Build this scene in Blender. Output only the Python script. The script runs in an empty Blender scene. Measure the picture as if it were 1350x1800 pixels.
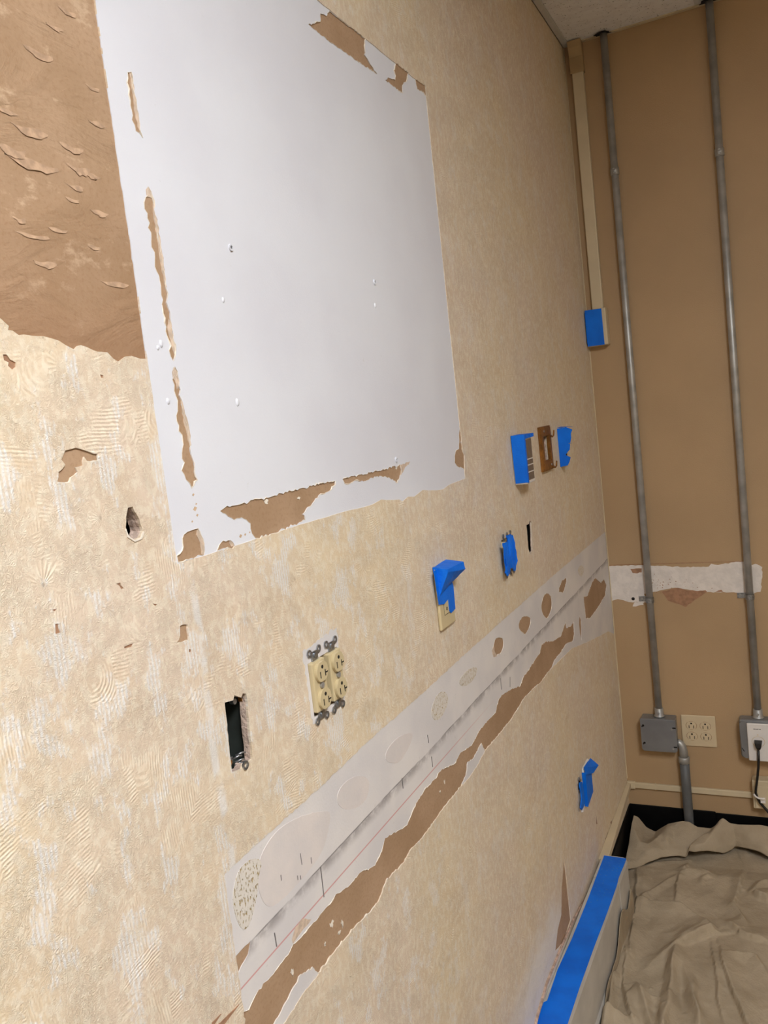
import bpy, bmesh, math, random
from mathutils import Vector, Matrix, geometry, noise
random.seed(7)
S = bpy.context.scene
COL = S.collection

# ------------------------------------------------------------------ camera
CX, CZ, YAW, PITCH, ROLL, FPX = 0.5898, 1.6187, 0.4564, 0.1091, -0.1161, 1453.19
D = 2.9693            # distance of the back wall along Y
CEIL = 2.787
CAM = Vector((CX, 0, CZ))
FW = Vector((-math.sin(YAW)*math.cos(PITCH), math.cos(YAW)*math.cos(PITCH), -math.sin(PITCH)))
_r = FW.cross(Vector((0, 0, 1))).normalized(); _u = _r.cross(FW)
RT = math.cos(ROLL)*_r + math.sin(ROLL)*_u
UP = -math.sin(ROLL)*_r + math.cos(ROLL)*_u
cd = bpy.data.cameras.new('camera'); cam = bpy.data.objects.new('camera', cd); COL.objects.link(cam)
cd.sensor_fit = 'VERTICAL'; cd.sensor_height = 36.0; cd.lens = 36.0*FPX/1800.0; cd.clip_start = 0.02
cam.matrix_world = Matrix(((RT.x, UP.x, -FW.x, CX), (RT.y, UP.y, -FW.y, 0), (RT.z, UP.z, -FW.z, CZ), (0, 0, 0, 1)))
S.camera = cam

# ------------------------------------------------------------------ world, exposure
W = bpy.data.worlds.new('world'); S.world = W; W.use_nodes = True
W.node_tree.nodes['Background'].inputs[0].default_value = (0.9, 0.93, 1, 1)
W.node_tree.nodes['Background'].inputs[1].default_value = 0.05
S.view_settings.view_transform = 'Standard'; S.view_settings.look = 'None'
S.view_settings.gamma = 1.0; S.view_settings.exposure = 0.0; S.view_settings.use_curve_mapping = False
LAMPS = [(1.345, -0.14, 38.5), (1.955, -1.36, 5.0)]      # ceiling troffers (x, y, strength)

# ------------------------------------------------------------------ measuring helpers: a sight line onto a real plane
def ray(px, py): return FW + (px-675)/FPX*RT - (py-900)/FPX*UP
def on_left(px, py, x=0.0):
    d = ray(px, py); t = (x-CAM.x)/d.x; return CAM + t*d
def on_back(px, py, off=0.0):
    d = ray(px, py); t = (D-off-CAM.y)/d.y; return CAM + t*d
def on_level(px, py, z):
    d = ray(px, py); t = (z-CAM.z)/d.z; return CAM + t*d
def L2(pts): return [(p.y, p.z) for p in (on_left(*q) for q in pts)]
def B2(pts): return [(p.x, p.z) for p in (on_back(*q) for q in pts)]

# ------------------------------------------------------------------ node helper
def lin(c):
    return tuple((v/12.92 if v <= .04045 else ((v+.055)/1.055)**2.4) for v in (x/255 for x in c)) + (1,)
class G:
    def __init__(s, name):
        s.m = bpy.data.materials.new(name); s.m.use_nodes = True
        s.t = s.m.node_tree; s.b = s.t.nodes['Principled BSDF']
        tc = s.t.nodes.new('ShaderNodeTexCoord'); s.co = tc.outputs['Object']
    def _set(s, sock, v):
        if isinstance(v, bpy.types.NodeSocket): s.t.links.new(v, sock)
        elif v is not None: sock.default_value = v
    def math(s, op, a, b=None, c=None, clamp=False):
        n = s.t.nodes.new('ShaderNodeMath'); n.operation = op; n.use_clamp = clamp
        for i, v in enumerate((a, b, c)):
            if v is not None: s._set(n.inputs[i], v)
        return n.outputs[0]
    def vmath(s, op, a, b=None):
        n = s.t.nodes.new('ShaderNodeVectorMath'); n.operation = op
        s._set(n.inputs[0], a)
        if b is not None: s._set(n.inputs[1], b)
        return n.outputs[1] if op == 'LENGTH' else n.outputs[0]
    def mix(s, f, a, b):
        n = s.t.nodes.new('ShaderNodeMix'); n.data_type = 'RGBA'
        s._set(n.inputs[0], f); s._set(n.inputs[6], a); s._set(n.inputs[7], b); return n.outputs[2]
    def noise(s, sc, det=2.0, rough=.5, vec=None, dist=0.0):
        n = s.t.nodes.new('ShaderNodeTexNoise'); n.inputs['Scale'].default_value = sc
        n.inputs['Detail'].default_value = det; n.inputs['Roughness'].default_value = rough
        n.inputs['Distortion'].default_value = dist
        s.t.links.new(vec if vec is not None else s.co, n.inputs['Vector']); return n.outputs[0]
    def vor(s, sc, metric='EUCLIDEAN', rnd=1.0, vec=None, feat='F1'):
        n = s.t.nodes.new('ShaderNodeTexVoronoi'); n.feature = feat
        if feat != 'DISTANCE_TO_EDGE': n.distance = metric
        n.inputs['Scale'].default_value = sc; n.inputs['Randomness'].default_value = rnd
        s.t.links.new(vec if vec is not None else s.co, n.inputs['Vector']); return n
    def step(s, a, b, x):
        n = s.t.nodes.new('ShaderNodeMapRange'); n.interpolation_type = 'SMOOTHSTEP'
        s._set(n.inputs[0], x); n.inputs[1].default_value = a; n.inputs[2].default_value = b; return n.outputs[0]
    def sep(s, v):
        n = s.t.nodes.new('ShaderNodeSeparateXYZ'); s.t.links.new(v, n.inputs[0]); return n.outputs
    def comb(s, x, y, z=0.0):
        n = s.t.nodes.new('ShaderNodeCombineXYZ')
        for i, v in enumerate((x, y, z)): s._set(n.inputs[i], v)
        return n.outputs[0]
    def bump(s, h, dist, strength=1.0, normal=None):
        n = s.t.nodes.new('ShaderNodeBump'); n.inputs['Distance'].default_value = dist
        n.inputs['Strength'].default_value = strength; s._set(n.inputs['Height'], h)
        if normal is not None: s.t.links.new(normal, n.inputs['Normal'])
        s.t.links.new(n.outputs[0], s.b.inputs['Normal']); return n.outputs[0]
    def out(s, col=None, rough=.6, metal=0.0, spec=None):
        s._set(s.b.inputs['Base Color'], col); s._set(s.b.inputs['Roughness'], rough)
        s.b.inputs['Metallic'].default_value = metal
        if spec is not None: s.b.inputs['Specular IOR Level'].default_value = spec
        return s.m

def simple(name, c, rough=.5, metal=0.0, var=.08, vs=30, bump=0.0, bs=200, spec=None):
    g = G(name); n = g.noise(vs, 4)
    d = tuple(max(0, x*(1-var*1.6)) for x in lin(c)[:3])+(1,)
    l = tuple(min(1, x*(1+var)) for x in lin(c)[:3])+(1,)
    if bump: g.bump(g.noise(bs, 3), bump)
    return g.out(g.mix(g.step(.3, .7, n), d, l), rough, metal, spec)

# ------------------------------------------------------------------ wall materials
SEAM_Y = 0.705
def mat_wallpaper():
    g = G('old_wallpaper_paste'); x, y, z = g.sep(g.co); P = g.comb(y, z)
    warp = g.noise(55, 2, vec=P)
    v = g.vor(21, 'CHEBYCHEV', .75, P); loc = g.vmath('SUBTRACT', P, v.outputs['Position'])
    lx, ly, _ = g.sep(loc); cr, cg, cb = g.sep(v.outputs['Color'])
    ang = g.math('MULTIPLY', g.math('FLOOR', g.math('MULTIPLY', cr, 3.99)), 1.5708)
    ang = g.math('ADD', ang, g.math('MULTIPLY_ADD', cb, .5, -.25))
    u = g.math('ADD', g.math('MULTIPLY', lx, g.math('COSINE', ang)), g.math('MULTIPLY', ly, g.math('SINE', ang)))
    u = g.math('ADD', u, g.math('MULTIPLY', warp, .004))
    k = 2*math.pi/.0036
    lines = g.math('SINE', g.math('MULTIPLY', u, k))
    rl = g.vmath('LENGTH', loc)
    rings = g.math('SINE', g.math('MULTIPLY', g.math('ADD', rl, g.math('MULTIPLY', warp, .002)), k*.9))
    fan = g.math('SINE', g.math('MULTIPLY', g.math('ARCTAN2', ly, lx), 22.0))
    m1 = g.math('GREATER_THAN', cg, .66); m2 = g.math('GREATER_THAN', cg, .93)
    h = g.mix(m1, lines, rings); h = g.mix(m2, h, fan)
    curl = g.noise(130, 2, .5, P, 2.2)                       # scrolling marks between the combed blocks
    curl = g.math('SINE', g.math('MULTIPLY', curl, 34.0))
    zone = g.step(.40, .5, g.noise(15, 2, vec=P))
    h = g.mix(zone, h, curl)
    fine = g.noise(260, 3, .6, P)
    pres = g.math('MULTIPLY_ADD', g.step(.35, .65, g.noise(24, 4, .65, P)), .8, .2)
    hn = g.math('MULTIPLY', g.math('MULTIPLY_ADD', h, .5, .5), g.math('MULTIPLY', pres, .85))
    curl2 = g.math('SINE', g.math('MULTIPLY', g.noise(185, 2, .5, P, 1.4), 26.0))
    cell = g.noise(70, 3, .6, P)
    hn = g.math('MAXIMUM', hn, g.math('MULTIPLY', g.math('MULTIPLY', g.step(.2, .9, curl2), g.step(.42, .6, cell)), .8))
    # colour
    big = g.noise(2.2, 3, vec=P); mid = g.noise(9, 4, .6, P)
    col = g.mix(g.step(.35, .65, big), lin((230, 210, 178)), lin((225, 205, 185)))
    col = g.mix(g.math('MULTIPLY', g.step(.45, .75, mid), .4), col, lin((213, 186, 150)))
    streak = g.noise(1.0, 4, .6, g.comb(g.math('MULTIPLY', y, 105.0), g.math('MULTIPLY', z, 62.0)))
    col = g.mix(g.math('MULTIPLY', g.step(.47, .60, streak), .62), col, lin((241, 229, 209)))
    col = g.mix(g.math('MULTIPLY', g.math('MULTIPLY', hn, g.step(.25, .6, fine)), .75), col, lin((243, 230, 208)))
    # residual white blotches, combed
    n1 = g.noise(1.0, 6, .66, g.comb(g.math('MULTIPLY', y, 21.0), g.math('MULTIPLY', z, 12.0)))
    comb = g.math('MULTIPLY_ADD', g.math('SINE', g.math('MULTIPLY', g.math('ADD', y, g.math('MULTIPLY', warp, .003)), 2*math.pi/.0052)), .5, .5)
    n1 = g.math('ADD', n1, g.math('MULTIPLY_ADD', cell, .16, -.08))
    wm = g.math('MULTIPLY', g.step(.525, .60, n1), g.math('MULTIPLY_ADD', g.step(.3, .6, comb), .62, .38))
    wm = g.math('MULTIPLY', wm, g.math('SUBTRACT', 1.0, g.math('MULTIPLY', g.step(.9, 1.5, y), .62)))
    wm = g.math('MULTIPLY', wm, g.math('MULTIPLY_ADD', g.step(.35, .6, fine), .4, .6))
    # whitish filled seam between two sheets of paper, and small soft streaks beside it
    sw = g.math('ABSOLUTE', g.math('SUBTRACT', g.math('ADD', y, g.math('MULTIPLY_ADD', g.noise(6, 3, vec=P), .02, -.01)), SEAM_Y))
    seam = g.math('MULTIPLY', g.math('SUBTRACT', 1.0, g.step(.003, .009, sw)), g.step(.4, .55, g.noise(20, 4, .6, P)))
    seam = g.math('MULTIPLY', seam, g.math('SUBTRACT', 1.0, g.step(1.46, 1.5, z)))
    # primer smear low on the wall above the heater
    dy = g.math('MULTIPLY', g.math('SUBTRACT', y, 1.78), 3.2); dz = g.math('MULTIPLY', g.math('SUBTRACT', z, .25), 7.0)
    dd = g.math('SQRT', g.math('ADD', g.math('MULTIPLY', dy, dy), g.math('MULTIPLY', dz, dz)))
    smear = g.math('SUBTRACT', 1.0, g.step(.4, 1.15, g.math('ADD', dd, g.math('MULTIPLY_ADD', g.noise(14, 3, vec=P), .9, -.45))))
    wt = g.math('MAXIMUM', wm, g.math('MAXIMUM', g.math('MULTIPLY', seam, .8), g.math('MULTIPLY', smear, .75)))
    col = g.mix(wt, col, lin((241, 237, 233)))
    # grey dirt, few
    dirt = g.step(.72, .8, g.noise(26, 5, .65, P)); col = g.mix(g.math('MULTIPLY', dirt, .45), col, lin((176, 156, 130)))
    hh = g.math('ADD', g.math('MULTIPLY', hn, .75), g.math('ADD', g.math('MULTIPLY', fine, .9), g.math('MULTIPLY', wt, .3)))
    g.bump(hh, .0009, .85)
    return g.out(col, .75, spec=.25)

def mat_white():
    g = G('chalk_white_drywall_face'); x, y, z = g.sep(g.co); P = g.comb(y, z)
    col = g.mix(g.step(.35, .7, g.noise(3.5, 4, vec=P)), lin((230, 232, 240)), lin((223, 224, 233)))
    sp = g.step(.72, .78, g.noise(90, 3, vec=P)); col = g.mix(g.math('MULTIPLY', sp, .25), col, lin((200, 196, 192)))
    g.bump(g.math('ADD', g.noise(420, 3, .6, P), g.math('MULTIPLY', g.noise(60, 2, vec=P), .6)), .0006, .5)
    return g.out(col, .6, spec=.35)

PM, RL = 1.0364, 0.9969
def mat_band():
    g = G('bare_strip_grey_white'); x, y, z = g.sep(g.co); P = g.comb(y, z)
    col = g.mix(g.step(.35, .65, g.noise(7, 4, vec=P)), lin((231, 226, 224)), lin((219, 215, 216)))
    wob = g.math('ADD', z, g.math('MULTIPLY_ADD', g.noise(9, 3, vec=P), .004, -.002))
    a = g.math('SUBTRACT', PM, wob)                          # grime that collected under the old rail's upper edge
    gr = g.math('MULTIPLY', g.step(0, .0012, a), g.math('SUBTRACT', 1.0, g.step(.001, .020, a)))
    gr = g.math('MULTIPLY', gr, g.step(.3, .6, g.noise(28, 4, .65, P)))
    col = g.mix(g.math('MULTIPLY', gr, .62), col, lin((118, 108, 108)))
    ln = g.math('SUBTRACT', 1.0, g.step(.0005, .0014, g.math('ABSOLUTE', g.math('SUBTRACT', PM, wob))))
    col = g.mix(g.math('MULTIPLY', g.math('MULTIPLY', ln, .75), g.step(.35, .6, g.noise(15, 3, vec=P))), col, lin((96, 88, 88)))
    rd = g.math('SUBTRACT', 1.0, g.step(.0006, .0016, g.math('ABSOLUTE', g.math('SUBTRACT', RL, z))))
    rd = g.math('MULTIPLY', rd, g.math('SUBTRACT', 1.0, g.step(1.2, 1.7, y)))
    col = g.mix(g.math('MULTIPLY', rd, .6), col, lin((205, 100, 96)))
    sm = g.step(.62, .75, g.noise(40, 4, .7, P)); col = g.mix(g.math('MULTIPLY', sm, .3), col, lin((180, 172, 168)))
    g.bump(g.noise(300, 3, vec=P), .0005, .5)
    return g.out(col, .65, spec=.3)

def mat_brown(name='torn_brown_paper', flaky=False):
    g = G(name); x, y, z = g.sep(g.co); P = g.comb(y, z)
    col = g.mix(g.step(.3, .7, g.noise(8, 4, .6, P)), lin((184, 154, 126)), lin((169, 139, 110)))
    col = g.mix(g.math('MULTIPLY', g.step(.45, .75, g.noise(220, 3, .6, P)), .35), col, lin((148, 112, 82)))
    col = g.mix(g.math('MULTIPLY', g.step(.64, .74, g.noise(5, 5, .6, P)), .55), col, lin((142, 108, 80)))
    hh = g.noise(260, 4, .65, P)
    if flaky:
        st = g.comb(g.math('MULTIPLY', y, 9.0), g.math('MULTIPLY', z, 17.0))
        f = g.noise(1.0, 6, .62, st, .6)
        fl = g.math('FRACT', g.math('MULTIPLY', f, 5.0))      # ledges where plies of paper tore away
        e = g.step(0, .12, fl)
        hh = g.math('ADD', g.math('MULTIPLY', hh, .35), g.math('MULTIPLY', g.math('MULTIPLY', e, fl), .9))
        lt = g.math('MULTIPLY', g.step(.57, .67, g.noise(1.0, 6, .7, g.comb(g.math('MULTIPLY', y, 16.0), g.math('MULTIPLY', z, 24.0)))), .6)
        col = g.mix(lt, col, lin((214, 186, 158)))
        stain = g.math('MULTIPLY', g.math('SUBTRACT', 1.0, g.step(1.72, 1.98, g.math('ADD', z, g.math('MULTIPLY', g.noise(6, 4, vec=P), .16)))), .6)
        col = g.mix(stain, col, lin((140, 101, 72)))
        g.bump(hh, .0016, .9)
    else: g.bump(hh, .0006, .7)
    return g.out(col, .85, spec=.15)

def mat_filler():
    g = G('filler_compound'); x, y, z = g.sep(g.co); P = g.comb(y, z)
    col = g.mix(g.step(.35, .65, g.noise(14, 4, vec=P)), lin((228, 219, 215)), lin((219, 212, 210)))
    g.bump(g.noise(240, 3, vec=P), .0005, .5)
    return g.out(col, .7, spec=.25)
def mat_glue():
    g = G('speckled_yellow_glue'); x, y, z = g.sep(g.co); P = g.comb(y, z)
    p = g.step(.55, .64, g.noise(1.0, 3, .6, g.comb(g.math('MULTIPLY', y, 330.0), g.math('MULTIPLY', z, 170.0))))
    col = g.mix(p, lin((224, 217, 208)), lin((188, 163, 112)))
    g.bump(g.math('SUBTRACT', 1.0, p), .0015, .8)
    return g.out(col, .7, spec=.25)

M = dict(
    paper=mat_wallpaper(), white=mat_white(), band=mat_band(), brown=mat_brown(), flaky=mat_brown('stained_kraft_paper', True),
    filler=mat_filler(), glue=mat_glue(),
    gypsum=simple('broken_gypsum', (205, 182, 168), .9, var=.2, vs=120, bump=.002, bs=250),
    lip=simple('torn_paper_lip', (236, 226, 212), .85, var=.1, vs=90),
    ledge=simple('pale_torn_ply', (214, 192, 172), .85, var=.12, vs=120, bump=.0008),
    flakepaper=simple('lifted_brown_paper', (190, 158, 130), .85, var=.14, vs=120, bump=.0006),
    liptan=simple('torn_tan_lip', (205, 176, 146), .85, var=.12, vs=90),
    cavity=simple('dark_wall_cavity', (40, 36, 34), .95),
    graphite=simple('pencil_mark', (120, 114, 112), .8),
    tan=simple('tan_wall_paint', (184, 155, 120), .55, var=.04, vs=3, bump=.0006, bs=260, spec=.3),
    scar=simple('white_primer_scar', (232, 224, 218), .7, var=.05, vs=45, bump=.0012, bs=130),
    rawpaper=simple('raw_wall_paper_pinkish', (168, 128, 100), .85, var=.12, vs=70, bump=.0008),
    metal=simple('galvanised_steel', (178, 178, 177), .44, .55, var=.12, vs=22, bump=.0002, bs=90),
    boxmetal=simple('box_steel', (150, 154, 160), .42, .65, var=.08, vs=12),
    zinc=simple('zinc_strap', (168, 172, 178), .35, .9, var=.2, vs=140),
    ivory=simple('ivory_plastic', (208, 191, 152), .38, var=.03, vs=20),
    almond=simple('almond_plate', (214, 196, 164), .4, var=.03, vs=20),
    beige=simple('beige_raceway_plastic', (212, 196, 166), .45, var=.04, vs=10),
    beigedark=simple('painted_raceway_elbow', (176, 150, 112), .5, var=.05, vs=14),
    whiteplastic=simple('white_plastic', (232, 228, 226), .4, var=.02, vs=20),
    black=simple('black_vinyl', (9, 9, 10), .6, var=.2, vs=40, spec=.15),
    cord=simple('black_cord', (26, 24, 24), .45),
    slot=simple('slot_shadow_black', (28, 22, 18), .9),
    brass=simple('aged_brass_bracket', (146, 98, 44), .45, .45, var=.25, vs=60),
    screen=simple('grey_display_window', (112, 98, 90), .3, var=.12, vs=60),
    pvc=simple('grey_plastic_conduit', (96, 98, 100), .5, var=.06, vs=30),
    tape=None, cloth=None,
    heater=simple('heater_enamel', (196, 192, 186), .45, var=.06, vs=14),
    grid=simple('ceiling_grid_white', (205, 204, 200), .45, var=.03),
    caulk=simple('old_caulk_bead', (196, 168, 150), .7, var=.22, vs=90, bump=.001, bs=180),
    floor=simple('dark_vinyl_floor', (120, 114, 106), .5, var=.15, vs=8),
    plainwall=simple('plain_cream_wall', (216, 196, 162), .7, var=.04, vs=5),
    canister=simple('lamp_housing_white', (230, 230, 228), .5),
)
def mat_tape():
    g = G('blue_painters_tape')
    col = g.mix(g.step(.3, .7, g.noise(16, 4)), lin((0, 118, 240)), lin((0, 104, 222)))
    g.bump(g.math('ADD', g.noise(330, 2), g.math('MULTIPLY', g.noise(45, 3), 1.2)), .0008, .7)
    return g.out(col, .55, spec=.3)
M['tape'] = mat_tape()
def mat_tapedot():
    g = G('blue_tape_over_perforations'); x, y, z = g.sep(g.co)
    col = g.mix(g.step(.3, .7, g.noise(16, 4)), lin((0, 118, 240)), lin((0, 104, 222)))
    v = g.vor(70, rnd=.35, vec=g.comb(x, y)); d = g.math('SUBTRACT', 1.0, g.step(.08, .2, v.outputs['Distance']))
    far = g.step(.38, .6, y)
    d = g.math("MULTIPLY", d, far); col = g.mix(g.math("MULTIPLY", d, .6), col, lin((70, 140, 215)))
    g.bump(g.math('ADD', d, g.math('MULTIPLY', g.noise(60, 3), .6)), .0012, .8)
    return g.out(col, .5, spec=.35)
M['tapedot'] = mat_tapedot()
def mat_cloth():
    g = G('canvas_drop_cloth'); x, y, z = g.sep(g.co)
    col = g.mix(g.step(.3, .7, g.noise(9, 5, .6)), lin((181, 166, 144)), lin((166, 151, 129)))
    wv = g.math('MULTIPLY', g.math('SINE', g.math('MULTIPLY', x, 2600.0)), g.math('SINE', g.math('MULTIPLY', y, 2600.0)))
    col = g.mix(g.math('MULTIPLY', g.step(.74, .8, g.noise(19, 3)), .6), col, lin((158, 130, 92)))
    g.bump(g.math('ADD', g.math('MULTIPLY', wv, .12), g.math('ADD', g.noise(180, 4), g.math('MULTIPLY', g.noise(34, 4, .6), 3.0))), .0016, .8)
    return g.out(col, .9, spec=.1)
M['cloth'] = mat_cloth()
def mat_tile():
    g = G('fissured_ceiling_tile')
    col = g.mix(g.step(.4, .7, g.noise(40, 3)), lin((243, 242, 242)), lin((236, 234, 234)))
    sp = g.math('MULTIPLY', g.step(.655, .70, g.noise(150, 2, .6)), .85); col = g.mix(sp, col, lin((70, 62, 58)))
    g.bump(g.math('SUBTRACT', g.noise(90, 3), sp), .001, .6)
    return g.out(col, .9, spec=.1)
M['tile'] = mat_tile()
def emit(name, c, st):
    g = G(name); g.b.inputs['Emission Color'].default_value = c; g.b.inputs['Emission Strength'].default_value = st
    return g.out((.9, .9, .9, 1), .5)

# ------------------------------------------------------------------ object helpers
ident = lambda p: Vector(p)
leftf = lambda p: Vector((p[2], p[0], p[1]))          # (along wall, up, out) on the left wall
backf = lambda p: Vector((p[0], D-p[2], p[1]))        # (along wall, up, out) on the back wall
class MB:
    def __init__(s, f=ident): s.bm = bmesh.new(); s.f = f
    def face(s, pts):
        return s.bm.faces.new([s.bm.verts.new(s.f(p)) for p in pts])
    def box(s, a, b, bev=0.0, seg=1):
        lo = [min(a[i], b[i]) for i in range(3)]; hi = [max(a[i], b[i]) for i in range(3)]
        c = [(x, y, z) for x in (lo[0], hi[0]) for y in (lo[1], hi[1]) for z in (lo[2], hi[2])]
        return s.hexa([c[0], c[4], c[6], c[2], c[1], c[5], c[7], c[3]], bev, seg)
    def hexa(s, c, bev=0.0, seg=1):
        v = [s.bm.verts.new(s.f(p)) for p in c]
        F = [s.bm.faces.new([v[i] for i in q]) for q in ((3, 2, 1, 0), (4, 5, 6, 7), (0, 1, 5, 4), (1, 2, 6, 5), (2, 3, 7, 6), (3, 0, 4, 7))]
        if bev:
            es = {e for f in F for e in f.edges}
            bmesh.ops.bevel(s.bm, geom=list(es), offset=bev, segments=seg, affect='EDGES', profile=.5)
        return s
    def prism(s, poly, n0, n1, bev=0.0):
        lo = [s.bm.verts.new(s.f((p[0], p[1], n0))) for p in poly]
        hi = [s.bm.verts.new(s.f((p[0], p[1], n1))) for p in poly]
        k = len(poly); F = [s.bm.faces.new(hi), s.bm.faces.new(lo[::-1])]
        for i in range(k): F.append(s.bm.faces.new((lo[i], lo[(i+1) % k], hi[(i+1) % k], hi[i])))
        if bev: bmesh.ops.bevel(s.bm, geom=list(F[0].edges), offset=bev, segments=2, affect='EDGES', profile=.5)
        return s
    def ring(s, outer, inner, n0, n1):
        k = len(outer); A = [[s.bm.verts.new(s.f((p[0], p[1], n))) for p in q] for q, n in ((outer, n0), (outer, n1), (inner, n1), (inner, n0))]
        for j in range(4):
            a, b = A[j], A[(j+1) % 4]
            for i in range(k): s.bm.faces.new((a[i], a[(i+1) % k], b[(i+1) % k], b[i]))
        return s
    def tube(s, pts, r, seg=12, cap=True):
        P = [s.f(p) for p in pts]; rr = r if isinstance(r, (list, tuple)) else [r]*len(P); rings = []
        up = None
        for i, p in enumerate(P):
            t = (P[min(i+1, len(P)-1)]-P[max(i-1, 0)]).normalized()
            if up is None:
                up = Vector((0, 0, 1)) if abs(t.z) < .9 else Vector((1, 0, 0))
            a = t.cross(up).normalized(); up = a.cross(t).normalized()
            rings.append([s.bm.verts.new(p+rr[i]*(math.cos(2*math.pi*j/seg)*a+math.sin(2*math.pi*j/seg)*up)) for j in range(seg)])
        for A, B in zip(rings, rings[1:]):
            for j in range(seg): s.bm.faces.new((A[j], A[(j+1) % seg], B[(j+1) % seg], B[j])).smooth = True
        if cap: s.bm.faces.new(rings[0][::-1]); s.bm.faces.new(rings[-1])
        return s
    def disc(s, c, r, n0, n1, seg=16, ry=None, rot=0):
        ry = ry or r
        return s.prism([(c[0]+r*math.cos(2*math.pi*i/seg+rot), c[1]+ry*math.sin(2*math.pi*i/seg+rot)) for i in range(seg)], n0, n1)
    def build(s, name, mat, parent=None, smooth=False, recalc=True):
        if recalc: bmesh.ops.recalc_face_normals(s.bm, faces=s.bm.faces)
        if parent is not None:
            off = world_loc(parent)
            for v in s.bm.verts: v.co -= off
        me = bpy.data.meshes.new(name); s.bm.to_mesh(me); s.bm.free()
        me.materials.append(mat)
        if smooth:
            for p in me.polygons: p.use_smooth = True
        o = bpy.data.objects.new(name, me); COL.objects.link(o)
        if parent is not None: o.parent = parent
        return o
def world_loc(o):
    l = Vector(o.location)
    while o.parent: o = o.parent; l += Vector(o.location)
    return l
def thing(name, label, cat, loc=(0, 0, 0), group=None):
    o = bpy.data.objects.new(name, None); COL.objects.link(o); o.location = loc; o.empty_display_size = .05
    o['label'] = label; o['category'] = cat
    if group: o['group'] = group
    return o
def tag(o, label, cat, group=None):
    o['label'] = label; o['category'] = cat
    if group: o['group'] = group
    return o
def struct(o, label=None):
    o['kind'] = 'structure'
    if label: o['label'] = label
    return o
def rect(a, b, c, d): return [(a, b), (c, b), (c, d), (a, d)]
def circle(cx, cy, r, n=20, ry=None): return [(cx+r*math.cos(2*math.pi*i/n), cy+(ry or r)*math.sin(2*math.pi*i/n)) for i in range(n)]

# ------------------------------------------------------------------ the left wall, torn down to different layers
def jag(poly, amp, step, seed):
    rnd = random.Random(seed); out = []
    for i, a in enumerate(poly):
        b = poly[(i+1) % len(poly)]; dx, dy = b[0]-a[0], b[1]-a[1]; l = math.hypot(dx, dy)
        n = max(1, int(l/step)); out.append((a[0], a[1]))
        for k in range(1, n):
            t = k/n; o = rnd.uniform(-1, 1)*amp*(1 if rnd.random() < .8 else 1.8)
            out.append((a[0]+dx*t-dy/l*o, a[1]+dy*t+dx/l*o))
    return out
REG = []      # (name, class, polygon, depth, label, lip)
def region(name, mat, px, depth, amp=.0012, step=.005, label=None, lip=None, wall=False):
    poly = px if wall else L2(px)
    if mat in ('filler', 'glue') or (lip and 7 <= len(px) <= 8 and px[0][0] > 860 and px[0][0] < 1000):
        for _ in range(2):
            poly = [((3*a[0]+b[0])/4, (3*a[1]+b[1])/4) if k == 0 else ((a[0]+3*b[0])/4, (a[1]+3*b[1])/4) for a, b in zip(poly, poly[1:]+poly[:1]) for k in (0, 1)]
    amp = amp*1.5 if lip else amp; step = min(step, .0045) if lip else step
    REG.append(dict(name=name, mat=mat, poly=jag(poly, amp, step, len(REG)*13+5) if amp else poly, depth=depth, label=label, lip=lip))
YMIN, YMAX = -1.6, D
region('wallpaper', 'paper', rect(YMIN, 0, YMAX, CEIL), 0.0, 0, label='cream wallpaper with combed paste marks', wall=True)
# white drywall face where a board hung
pb = L2([(818, 841), (790, 852), (779, 860), (767, 862), (744, 861), (729, 873), (718, 873), (708, 881.5), (702, 878), (680, 879), (671, 878), (655.5, 886.7), (624, 895), (600, 901), (544, 918), (470, 941)])
region('painted_panel', 'white', [(.6873, 1.4926), (.6873, 2.2541), (1.6027, 2.2541)]+pb+[(.80, 1.4926)], -.0010, .0004, .02, 'large white rectangle left where a board was removed', wall=True)
region('bare_strip', 'band', [(395, 1536), (408, 1524), (430, 1503), (460, 1476), (487, 1452), (560, 1387), (650, 1300), (705, 1252), (760, 1203), (800, 1165.5), (900, 1076), (978, 1007), (1042, 953), (1075, 925), (1082, 1000), (1088, 1070), (1092, 1120), (1070, 1110), (1030, 1130), (1005, 1140), (940, 1205), (860, 1290), (760, 1420), (660, 1560), (560, 1690), (470, 1790), (445, 1830), (432, 1800), (428, 1771), (415, 1680), (404, 1605)], -.0008, .0010, .006, 'pale grey strip where the chair rail was removed')
region('bare_strip', 'band', [(846.7, 1306.7), (853, 1320), (838, 1348), (824, 1368), (812, 1382), (815, 1360), (823, 1338), (833, 1328)], -.0008, .001, .005, 'small pale torn edge right of the brown tear')
region('bare_strip', 'band', [(530, 1711), (550, 1698), (561, 1711), (549, 1727), (531, 1750), (506, 1790), (488, 1818), (470, 1850), (450, 1850), (480, 1795), (508, 1748)], -.0008, .001, .005, 'pale strip below the brown tear')
F = 'filler_spot'
region(F, 'filler', [(478, 1470), (500, 1450), (530, 1434), (570, 1425), (583, 1428), (576, 1468), (568, 1497), (540, 1536), (500, 1580), (470, 1600), (452, 1560), (455, 1510)], -.0003, .0008, .006, 'wide smooth smear of filler')
region(F, 'filler', [(590, 1408), (600, 1380), (625, 1363), (645, 1365), (651, 1380), (645, 1405), (630, 1420), (605, 1425)], -.0003, .0006, .006, 'round filler spot')
region(F, 'filler', [(676, 1333), (683, 1313), (703, 1293), (726, 1287), (725, 1300), (716, 1320), (703, 1341), (686, 1342)], -.0003, .0006, .006, 'oval filler spot')
region('glue_spot', 'glue', [(415, 1543), (425, 1522), (444, 1508), (462, 1512), (455, 1540), (452, 1580), (440, 1625), (429, 1637), (417, 1621), (408, 1582)], -.0002, .0008, .006, 'speckled yellowish glue spot')
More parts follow.
